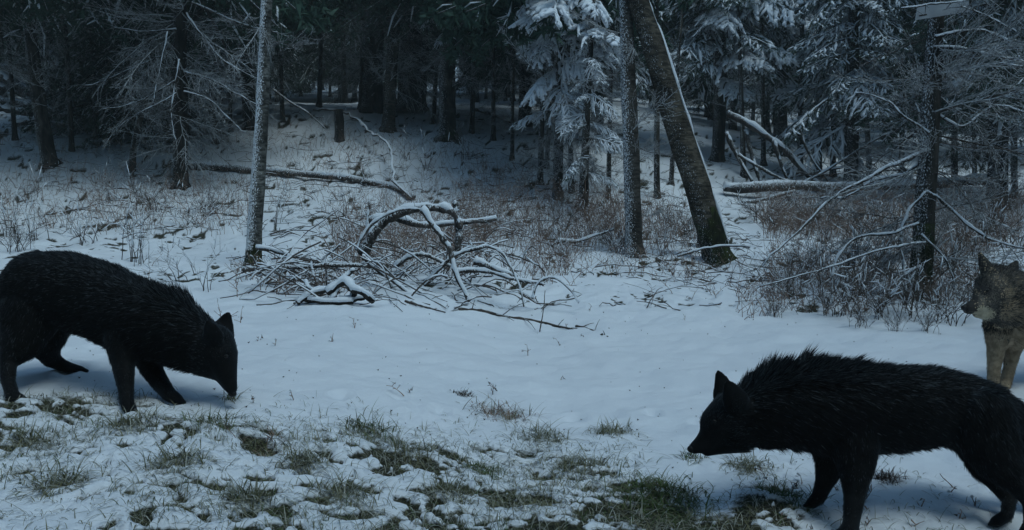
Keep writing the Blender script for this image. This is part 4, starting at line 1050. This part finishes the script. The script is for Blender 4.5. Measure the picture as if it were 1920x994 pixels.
# knobbly snow-covered root
sb = MB()
cst = G(635, 572)
for k, (x0, z0, x1, z1, x2, z2, rr_) in enumerate([(-.36, .01, -.22, .10, -.04, .12, .032), (-.10, .10, .06, .20, .16, .12, .040), (.10, .14, .22, .12, .30, .02, .036), (-.02, .13, -.05, .05, -.12, .0, .030),
                                             (.15, .13, .12, .05, .06, .0, .034), (-.30, .04, -.10, .02, .14, .03, .034), (.0, .20, .10, .27, .14, .30, .022), (.22, .05, .10, .03, .0, .04, .030), (-.2, .1, -.26, .14, -.3, .2, .018)]):
    yy = rng.normal(size=3) * .04
    pt = spline([cst + [x0, yy[0], z0], cst + [x1, yy[1], z1], cst + [x2, yy[2], z2]], 9)
    rv = rr_ * rng.uniform(.75, 1.25, 9)
    sb.tubes(pt, rv * .85, 8, 0); sb.tubes(pt + [0, -.004, rr_ * .55], rv, 8, 1, flat=.75)
o = sb.build('root_stump', [M_BARKD, M_SNOW]); tag(o, 'small knobbly snow-covered root stump in front of the brush pile', 'stump')

# the dropped branch in front of the pile
fallen('fallen_branch', 'long reddish-brown branch lying on open snow in front of the brush pile', 'branch', [(860, 583), (900, 586), (960, 597), (1020, 606), (1075, 618), (1130, 632)], .017, .010, None, None, 120, 14, M_TWIG, False)
fallen('fallen_branch', 'forked twig bundle left of the long dropped branch', 'branch', [(760, 570), (790, 580), (835, 586)], .012, .006, None, None, 121, 8, M_TWIG, False)
fallen('fallen_branch', 'twiggy brown branch end at the right tip of the dropped branch', 'branch', [(1080, 612), (1105, 618), (1140, 634)], .012, .005, None, None, 122, 8, M_TWIG, False)
fallen('twig', 'single upright twig stuck in snow across the dropped branch', 'twig', [(1012, 622), (1018, 588), (1022, 545)], .007, .004, G(1012, 622)[1], None, 123, 1, M_TWIG, False)
fallen('fallen_branch', 'thin branch lying across the foot of the leaning trunk', 'branch', [(1270, 480), (1310, 470), (1350, 463), (1405, 464)], .018, .012, G(1330, 492)[1] - .2, None, 124, 6)
fallen('fallen_branch', 'small snowy limb arched over the weeds left of the straight trunk', 'branch', [(1035, 462), (1055, 450), (1085, 452), (1110, 445), (1150, 430)], .03, .016, G(1080, 475)[1], None, 125, 12)

# ------------------------------------------------------------------ shrubs and saplings: bare, each one its own
def shrub_mesh(seed, h=.9, stems=6, spread=.5, fork=6, mats=(M_TWIG, M_DUST)):
    r = np.random.default_rng(seed); m = MB()
    for k in range(stems):
        a_ = r.uniform(0, 6.28); t = np.linspace(0, 1, 8)
        hh = h * r.uniform(.35, 1.15); sp = spread * r.uniform(.2, 1) * h
        bend = r.uniform(-.3, .3)
        p = np.stack([np.cos(a_) * sp * t ** 1.3 + bend * t ** 2 * .3 * h, np.sin(a_) * sp * t ** 1.3, hh * t * (1 - .12 * t)], 1) + np.cumsum(r.normal(size=(8, 3)), 0) * .01 * h
        p += r.normal(size=3) * [.035 * stems ** .5, .035 * stems ** .5, 0] * h; p += (r.normal(size=3) * [.25, .25, -.02] * h) * (t ** 2.5)[:, None]
        p[0, 2] -= .06
        m.tubes(p, .0065 * (1.15 - t) * h ** .5, 4, 0)
        i_ = r.integers(2, 8, fork); o = p[i_]
        d = unit(unit(p[-1] - p[0]) * .8 + r.normal(size=(fork, 3)) * .5); ln = r.uniform(.1, .32, fork) * h
        f = np.linspace(0, 1, 4); tw = o[:, None] + d[:, None] * (f * ln[:, None])[..., None]; tw[..., 2] += f ** 2 * ln[:, None] * .15
        m.tubes(tw, .003 * (1.4 - f)[None] * np.ones((fork, 1)), 3, 0, cap=False)
        q_ = tw[r.random(fork) < (.6 if stems < 12 else .28)]
        if len(q_): m.tubes(q_[:, 1:] + [0, 0, .003], np.array([[.004, .009, .003]]) * r.uniform(.6, 1.4, (len(q_), 1)), 4, 2)
        if stems < 12: m.tubes(p[3:6] + [0, 0, .004], .006, 4, 2)
        j_ = r.integers(0, fork, fork * 2); o2 = tw[j_, r.integers(1, 4, fork * 2)]
        d2 = unit(d[j_] + r.normal(size=(fork * 2, 3)) * .6); l2 = r.uniform(.04, .12, fork * 2) * h
        m.tubes(np.stack([o2, o2 + d2 * l2[:, None] * .5, o2 + d2 * l2[:, None]], 1), .002, 3, 1, cap=False)
    return m
SH = [shrub_mesh(500 + k, 1.0, 5 + k % 4, .35 + .1 * (k % 3), 5 + k % 3).mesh('bare_shrub', [M_TWIG, M_DUST, M_SNOW]) for k in range(6)]
SHB = [shrub_mesh(520 + k, 1.0, 16, .95, 14).mesh('bare_shrub', [M_TWIG, M_TWIGP, M_SNOW]) for k in range(3)]
def shrub(px, py, hpx, label, src, i_, group='bare shrubs'):
    b = G(px, py); s_ = hpx * b[1] / FPX
    o = bpy.data.objects.new('bare_shrub', src[i_ % len(src)]); col.objects.link(o)
    w_ = .8 + .6 * ((i_ * .37) % 1); o.location = b; o.scale = (s_ * w_, s_ * w_, s_); o.rotation_euler = (0, 0, i_ * 1.9)
    tag(o, label, 'shrub', group)
for k, (px, py, h_, lb) in enumerate([
    (80, 455, 130, 'tall bare shrub of thin upright stems at the far left behind the black wolf'), (25, 440, 90, 'bushy bare shrub at the left edge above the black wolf'),
    (165, 460, 95, 'thin forked sapling right of the tall left-edge shrub'), (250, 490, 150, 'dark forked sapling standing above the left wolf\'s back'),
    (262, 500, 75, 'short pale forked sapling just behind the left wolf\'s shoulders'), (345, 520, 85, 'thin two-stemmed sapling between the left wolf and the aspen'),
    (392, 545, 95, 'bent twiggy sapling left of the aspen foot'), (300, 400, 60, 'low shrub before the dead-branched spruce'),
    (360, 420, 75, 'clump of dry upright stems under the fallen log'), (205, 380, 60, 'small shrub in the open snow left of the dead spruce'),
    (650, 400, 70, 'low twiggy shrub under the thin fallen log'), (720, 470, 100, 'dark upright brush stems left of the arch'),
    (600, 280, 55, 'small shrub left of the broken stump'), (800, 320, 70, 'thin sapling on open snow below the mossy trunk'),
    (760, 300, 60, 'low shrub left of the bowed branch foot'), (870, 300, 55, 'small twiggy sapling right of the mossy trunk foot'),
    (560, 330, 45, 'low shrub beside the long snow-covered log'), (520, 420, 80, 'thin stems right of the aspen above the brush pile'),
    (1040, 500, 80, 'thin curved stems in the weeds right of the brush pile'), (1240, 480, 70, 'scraggly shrub between the straight and the leaning trunk'),
    (1150, 480, 60, 'low shrub at the left foot of the straight trunk'), (690, 350, 50, 'small bare shrub above the log end')]):
    shrub(px, py, h_, lb, SH, k)
for k, (px, py, h_, lb) in enumerate([
    (1480, 560, 85, 'wide tangled shrub in front right of the leaning trunk'), (1560, 590, 105, 'dense bare bush left of the sign tree foot'),
    (1640, 595, 115, 'largest bare bush just left of the sign tree foot'), (1710, 600, 110, 'bare bush wrapped round the sign tree foot'),
    (1785, 600, 110, 'bare bush between the sign tree and the grey wolf'), (1850, 560, 110, 'bare bush behind the grey wolf\'s head'), (1530, 430, 85, 'brown bush left of the dark right-hand trunk'),
    (1440, 420, 75, 'brown bush below the left end of the level log'), (1620, 440, 85, 'brown bush below the crossed poles'), (1820, 470, 100, 'tall brown bush behind the grey wolf'),
    (1900, 460, 100, 'brown bush at the right edge above the grey wolf'), (1680, 480, 80, 'bare bush directly behind the sign tree'), (30, 470, 70, 'dense low bush at the left edge touching the wolf\'s back'),
    (600, 545, 60, 'dense dusted brush at the left front of the pile'),
    (1510, 520, 80, 'tangled bush between the leaning trunk and the bushes at the sign tree'), (1590, 530, 110, 'bush behind the dense one left of the sign tree foot'), (1660, 530, 120, 'tall tangled bush close behind the sign tree foot, left side'),
    (1755, 540, 130, 'tall tangled bush close behind the sign tree foot, right side'), (1450, 590, 45, 'lowest small bush at the left end of the right-hand bushes'), (1675, 622, 55, 'low front bush under the sign tree'), (1740, 625, 60, 'low front bush just right of the sign tree foot'),
    (1610, 615, 50, 'low front bush left of the sign tree'), (1150, 475, 65, 'dense bush at the foot of the straight flecked trunk'), (1060, 440, 60, 'dense bush under the snow-heaped spruce'), (1280, 440, 60, 'dense bush between the straight and the leaning trunk'),
    (900, 440, 60, 'dense bush behind the broken post of the pile'), (280, 395, 55, 'dense low bush left of the dead-branched spruce foot'), (400, 400, 50, 'dense low bush right of the dead-branched spruce foot')]):
    shrub(px, py, h_, lb, SHB, k, 'dense bare bushes')

# ------------------------------------------------------------------ dry weeds: nobody could count them
def weeds(name, label, regions, mats, seed, gpx=True):
    r = np.random.default_rng(seed); m = MB(); allp = []; allr = []
    B = []
    for (x0, x1, y0, y1, n_, h0, h1) in regions:
        for k in range(int(n_ * 1.5)):
            b = G(r.uniform(x0, x1), r.uniform(y0, y1)); B.append((b, r.uniform(h0, h1) * b[1] / FPX))
    base = np.array([b for b, _ in B]); h = np.array([q_ for _, q_ in B]); n_ = len(B)
    t = np.linspace(0, 1, 5)
    lean = r.normal(size=(n_, 2)) * .5
    p = np.repeat(base[:, None], 5, 1)
    p[:, :, 0] += lean[:, :1] * t ** 1.5 * h[:, None]; p[:, :, 1] += lean[:, 1:] * t ** 1.5 * h[:, None]
    p[:, :, 2] += t * h[:, None] - .02
    m.tubes(p, .0036 * (1.3 - t)[None] * np.ones((n_, 1)), 3, 0, cap=False)
    for s_ in range(4):
        k0 = r.integers(1, 5, n_); o = p[np.arange(n_), k0]
        d = unit(np.stack([r.normal(size=n_), r.normal(size=n_), np.abs(r.normal(size=n_)) + .25], 1)); l = h * r.uniform(.15, .55, n_)
        tip = o + d * l[:, None]
        m.tubes(np.stack([o, (o + tip) / 2, tip], 1), .0019, 3, 0, cap=False)
        lk = r.random(n_) < .3; m.blades(tip[lk] - [0, 0, .010], tip[lk] + r.normal(size=(int(lk.sum()), 3)) * .015, .010, 2)
        # a pinch of snow on the heads
        k_ = r.random(n_) < .35
        q_ = tip[k_]; m.tubes(np.stack([q_ - [.006, 0, 0], q_ + [0, 0, .005], q_ + [.006, 0, 0]], 1), np.array([[.003, .007, .003]]) * np.ones((len(q_), 1)), 4, 1, cap=False)
    tag(m.build(name, mats), label, 'weeds', None, 'stuff')
weeds('dry_weeds', 'reddish dry weed stalks standing through the snow across the middle distance',
      [(860, 1180, 375, 475, 420, 25, 60), (640, 900, 400, 520, 220, 25, 65), (500, 860, 290, 400, 160, 15, 40), (180, 470, 340, 440, 240, 18, 45), (0, 200, 330, 440, 110, 18, 50),
       (980, 1320, 440, 520, 170, 20, 45), (440, 700, 500, 560, 90, 20, 45), (620, 920, 440, 520, 190, 40, 85), (0, 900, 230, 300, 260, 10, 26), (860, 1000, 310, 380, 90, 18, 45), (1100, 1300, 400, 470, 200, 30, 60), (940, 1080, 470, 540, 60, 25, 60)], [M_WEED, M_SNOW, M_LITTER], 31)
weeds('dry_weeds', 'dense brown undergrowth stalks on the right behind the grey wolf',
      [(1430, 1640, 395, 450, 420, 30, 60), (1640, 1920, 385, 480, 480, 30, 70), (1440, 1840, 470, 585, 520, 20, 60), (1380, 1480, 540, 600, 30, 20, 45), (1220, 1480, 490, 560, 40, 15, 35)], [M_WEED, M_SNOW, M_LITTER], 32)

weeds('dry_weeds', 'single thin stalks standing here and there on the open snow of the clearing', [(460, 1300, 590, 780, 13, 8, 26), (0, 460, 500, 640, 12, 15, 40), (1400, 1900, 900, 990, 12, 15, 30)], [M_WEED, M_SNOW, M_LITTER], 37)
# thin fallen twigs lying and arching over the snow under the trees
r = np.random.default_rng(93); m = MB()
for k in range(1500):
    zone = r.choice([0, 0, 0, 1, 2, 3, 3])
    px, py = [(r.uniform(0, 1050), r.uniform(215, 450)), (r.uniform(850, 1920), r.uniform(300, 480)), (r.uniform(450, 1450), r.uniform(420, 580)), (r.uniform(1200, 1920), r.uniform(260, 560))][zone]
    c = G(px, py); L_ = r.uniform(.12, .75) * (.6 + c[1] * .03); a_ = r.uniform(-PI, PI)
    f = np.linspace(-.5, .5, 6)[:, None]
    pt = c + np.array([math.cos(a_), math.sin(a_), r.uniform(-.3, .35)]) * L_ * f + np.array([0, 0, 1]) * (.25 - f ** 2) * r.uniform(-.05, .6) * L_ + np.cumsum(r.normal(size=(6, 3)), 0) * .012
    pt[:, 2] = np.maximum(pt[:, 2], surf_z(pt[:, 0], pt[:, 1]) + .004)
    rr = r.uniform(.003, .010); m.tubes(pt, np.linspace(rr, rr * .5, 6), 4, 0)
    if r.random() < .7: m.tubes(pt[:4] + [0, 0, rr * .7], rr * .85, 4, 1)
    if r.random() < .6:
        q0 = pt[2]; q1 = q0 + r.normal(size=3) * [.12, .12, .06] + [0, 0, .03]; m.tubes(np.array([q0, (q0 + q1) / 2 + [0, 0, .01], q1]), rr * .5, 3, 0)
tag(m.build('fallen_twigs', [M_TWIG, M_SNOW]), 'thin fallen twigs lying and arching over the snow under the trees', 'twigs', None, 'stuff')
# clods and small snow-capped lumps
# dark wisps and leaf bits on open snow
r = np.random.default_rng(91); m = MB()
n_ = 420
pp = [(r.uniform(0, 1920), r.uniform(480, 900)) for _ in range(n_)] + [(r.uniform(0, 1300), r.uniform(300, 480)) for _ in range(140)]
bb = np.array([G(*q_) for q_ in pp]); n_ = len(bb)
an = r.uniform(0, 6.28, n_); s_ = r.uniform(.002, .008, n_) * (1 + bb[:, 1] * .06)
for k in range(3):
    d = np.stack([np.cos(an + k * 2.1), np.sin(an + k * 2.1), r.uniform(0, .5, n_)], 1) * s_[:, None]
    m.blades(bb + [0, 0, .003] - d * .3, bb + [0, 0, .006] + d, s_ * .9, 0)
tag(m.build('leaf_litter', [M_LITTER]), 'small dark leaf scraps and seeds scattered on the snow', 'litter', None, 'stuff')

# ------------------------------------------------------------------ foreground grass
def grass(points, h, wide, mats, seed, droop=.5):
    r = np.random.default_rng(seed); m = MB(); n_ = len(points)
    a_ = r.uniform(0, 6.28, n_); ln = h * r.uniform(.4, 1.2, n_)
    el = r.uniform(.25, 1.3, n_)
    d = np.stack([np.cos(a_) * np.cos(el), np.sin(a_) * np.cos(el), np.sin(el)], 1)
    t = np.linspace(0, 1, 5)
    p = points[:, None] + d[:, None] * (t * ln[:, None])[..., None]
    p[..., 2] -= t ** 2 * ln[:, None] * droop * r.uniform(.2, 1.2, n_)[:, None]
    hx = np.array([d[:, 0], d[:, 1], 0 * a_]).T
    p += unit(hx)[:, None] * (t ** 2 * ln[:, None])[..., None] * .2
    side = unit(np.cross(d, [0, 0, 1.])) * (wide * r.uniform(.6, 1.3, n_))[:, None]
    w_ = np.array([.8, 1, .85, .55, .1])
    Lf = p - side[:, None] * w_[None, :, None]; Rt = p + side[:, None] * w_[None, :, None]
    V = np.stack([Lf, Rt], 2).reshape(-1, 3); b0 = (np.arange(n_) * 10)[:, None, None]
    q_ = np.array([[[2 * k, 2 * k + 1, 2 * k + 3], [2 * k, 2 * k + 3, 2 * k + 2]] for k in range(4)]).reshape(-1, 3)
    F = (b0 + q_[None]).reshape(-1, 3)
    m.add(V, F, 0)
    M_ = r.choice(len(mats), n_, p=[.6, .4] if len(mats) == 2 else [.42, .10, .48])
    m.M[-1] = np.repeat(M_, 8).astype(np.int32)
    return m
cand = np.stack([rng.uniform(-2.8, 2.4, 150000), rng.uniform(1.9, 4.4, 150000)], 1)
bdz, bar = detail(cand[:, 0], cand[:, 1]); tus = tussock(cand[:, 0], cand[:, 1])
mat_ = sm(.42, .62, fbm(cand[:, 0] * 2.6, cand[:, 1] * 2.6, 2, 2))
keep = rng.random(len(cand)) < (bar * .40 + tus * .09 + tus * mat_ * .32)
c_ = cand[keep]; pts3 = np.stack([c_[:, 0], c_[:, 1], base_z(c_[:, 0], c_[:, 1]) + bdz[keep] - .004], 1)
tag(grass(pts3, .095, .0014, [M_GRASS, M_GREEN, M_FROSTG], 5, 1.1).build('meadow_grass', [M_GRASS, M_GREEN, M_FROSTG]), 'short frosted grass poking through the foreground snow', 'grass', None, 'stuff')

def tuft(px, py, rpx, n_, h, label, mats, seed, name='grass_clump'):
    r = np.random.default_rng(seed); b = G(px, py); R = rpx * b[1] / FPX
    xy = b[:2] + r.normal(size=(n_, 2)) * R * .55
    p = np.stack([xy[:, 0], xy[:, 1], surf_z(xy[:, 0], xy[:, 1]) - .004], 1) - b
    o = grass(p, h, .0019, mats, seed, .7).build(name, mats); o.location = b
    tag(o, label, 'grass')
tuft(690, 806, 48, 260, .13, 'olive grass tuft with a few upright blades, centre left foreground', [M_GRASS, M_GREEN], 1)
tuft(940, 778, 55, 300, .13, 'wispy brownish grass tuft in the middle of the foreground', [M_WEED, M_GRASS], 2)
tuft(868, 742, 15, 160, .05, 'small dark flattened clump on open snow above the wispy tuft', [M_LITTER, M_TWIG], 3)
tuft(1235, 935, 85, 1500, .09, 'large green grass patch melted bare in front of the right wolf', [M_GREEN, M_GRASS], 4)
tuft(500, 830, 40, 200, .10, 'brown grass tuft below the left wolf\'s nose', [M_GRASS, M_WEED], 5)
tuft(1660, 905, 26, 200, .08, 'dark hollow clump under the belly of the right wolf', [M_LITTER, M_TWIG], 6)
tuft(435, 752, 14, 60, .11, 'few thin blades right at the left wolf\'s nose', [M_GRASS, M_GREEN], 7)
tuft(1300, 862, 22, 90, .08, 'thin blades at the right wolf\'s nose', [M_GRASS, M_GREEN], 8)
tuft(900, 880, 40, 320, .08, 'dark green tuft in a hollow of the foreground snow', [M_GREEN, M_GRASS], 9)
tuft(1480, 935, 60, 500, .07, 'green frosted patch by the right wolf\'s front paws', [M_GREEN, M_GRASS], 10)
tuft(400, 800, 50, 200, .12, 'pale frosted tuft in front of the left wolf\'s paws', [M_GRASS, M_GREEN], 11)
for k, (px, py, rp_, h_, wh) in enumerate([(250, 805, 40, .11, 'behind the left wolf\'s front paws, low in the snow'), (330, 872, 45, .12, 'left of centre in the lower foreground'), (120, 905, 50, .10, 'in the lower left corner'), (565, 872, 40, .12, 'below the brown tuft, left of the middle'),
        (640, 935, 45, .11, 'at the bottom edge left of the middle'), (770, 862, 50, .12, 'below the olive tuft'), (835, 935, 45, .10, 'at the bottom edge in the middle'), (1015, 825, 50, .12, 'below the wispy tuft, to its right'), (1085, 885, 50, .12, 'left of the large green patch'),
        (985, 945, 45, .10, 'at the bottom edge left of the green patch'), (1150, 812, 36, .10, 'left of the right wolf\'s nose on nearly open snow'), (55, 828, 40, .11, 'at the left edge below the wolf\'s hind paw'), (470, 945, 45, .10, 'at the bottom edge, left'), (1400, 880, 40, .09, 'under the right wolf\'s throat')]):
    tuft(px, py, rp_, 330, h_, 'frosted straw-coloured grass tuft ' + wh, [M_GRASS, M_FROSTG], 200 + k)
for o in list(bpy.data.objects):
    if o.name.startswith('tmp'): bpy.data.objects.remove(o)
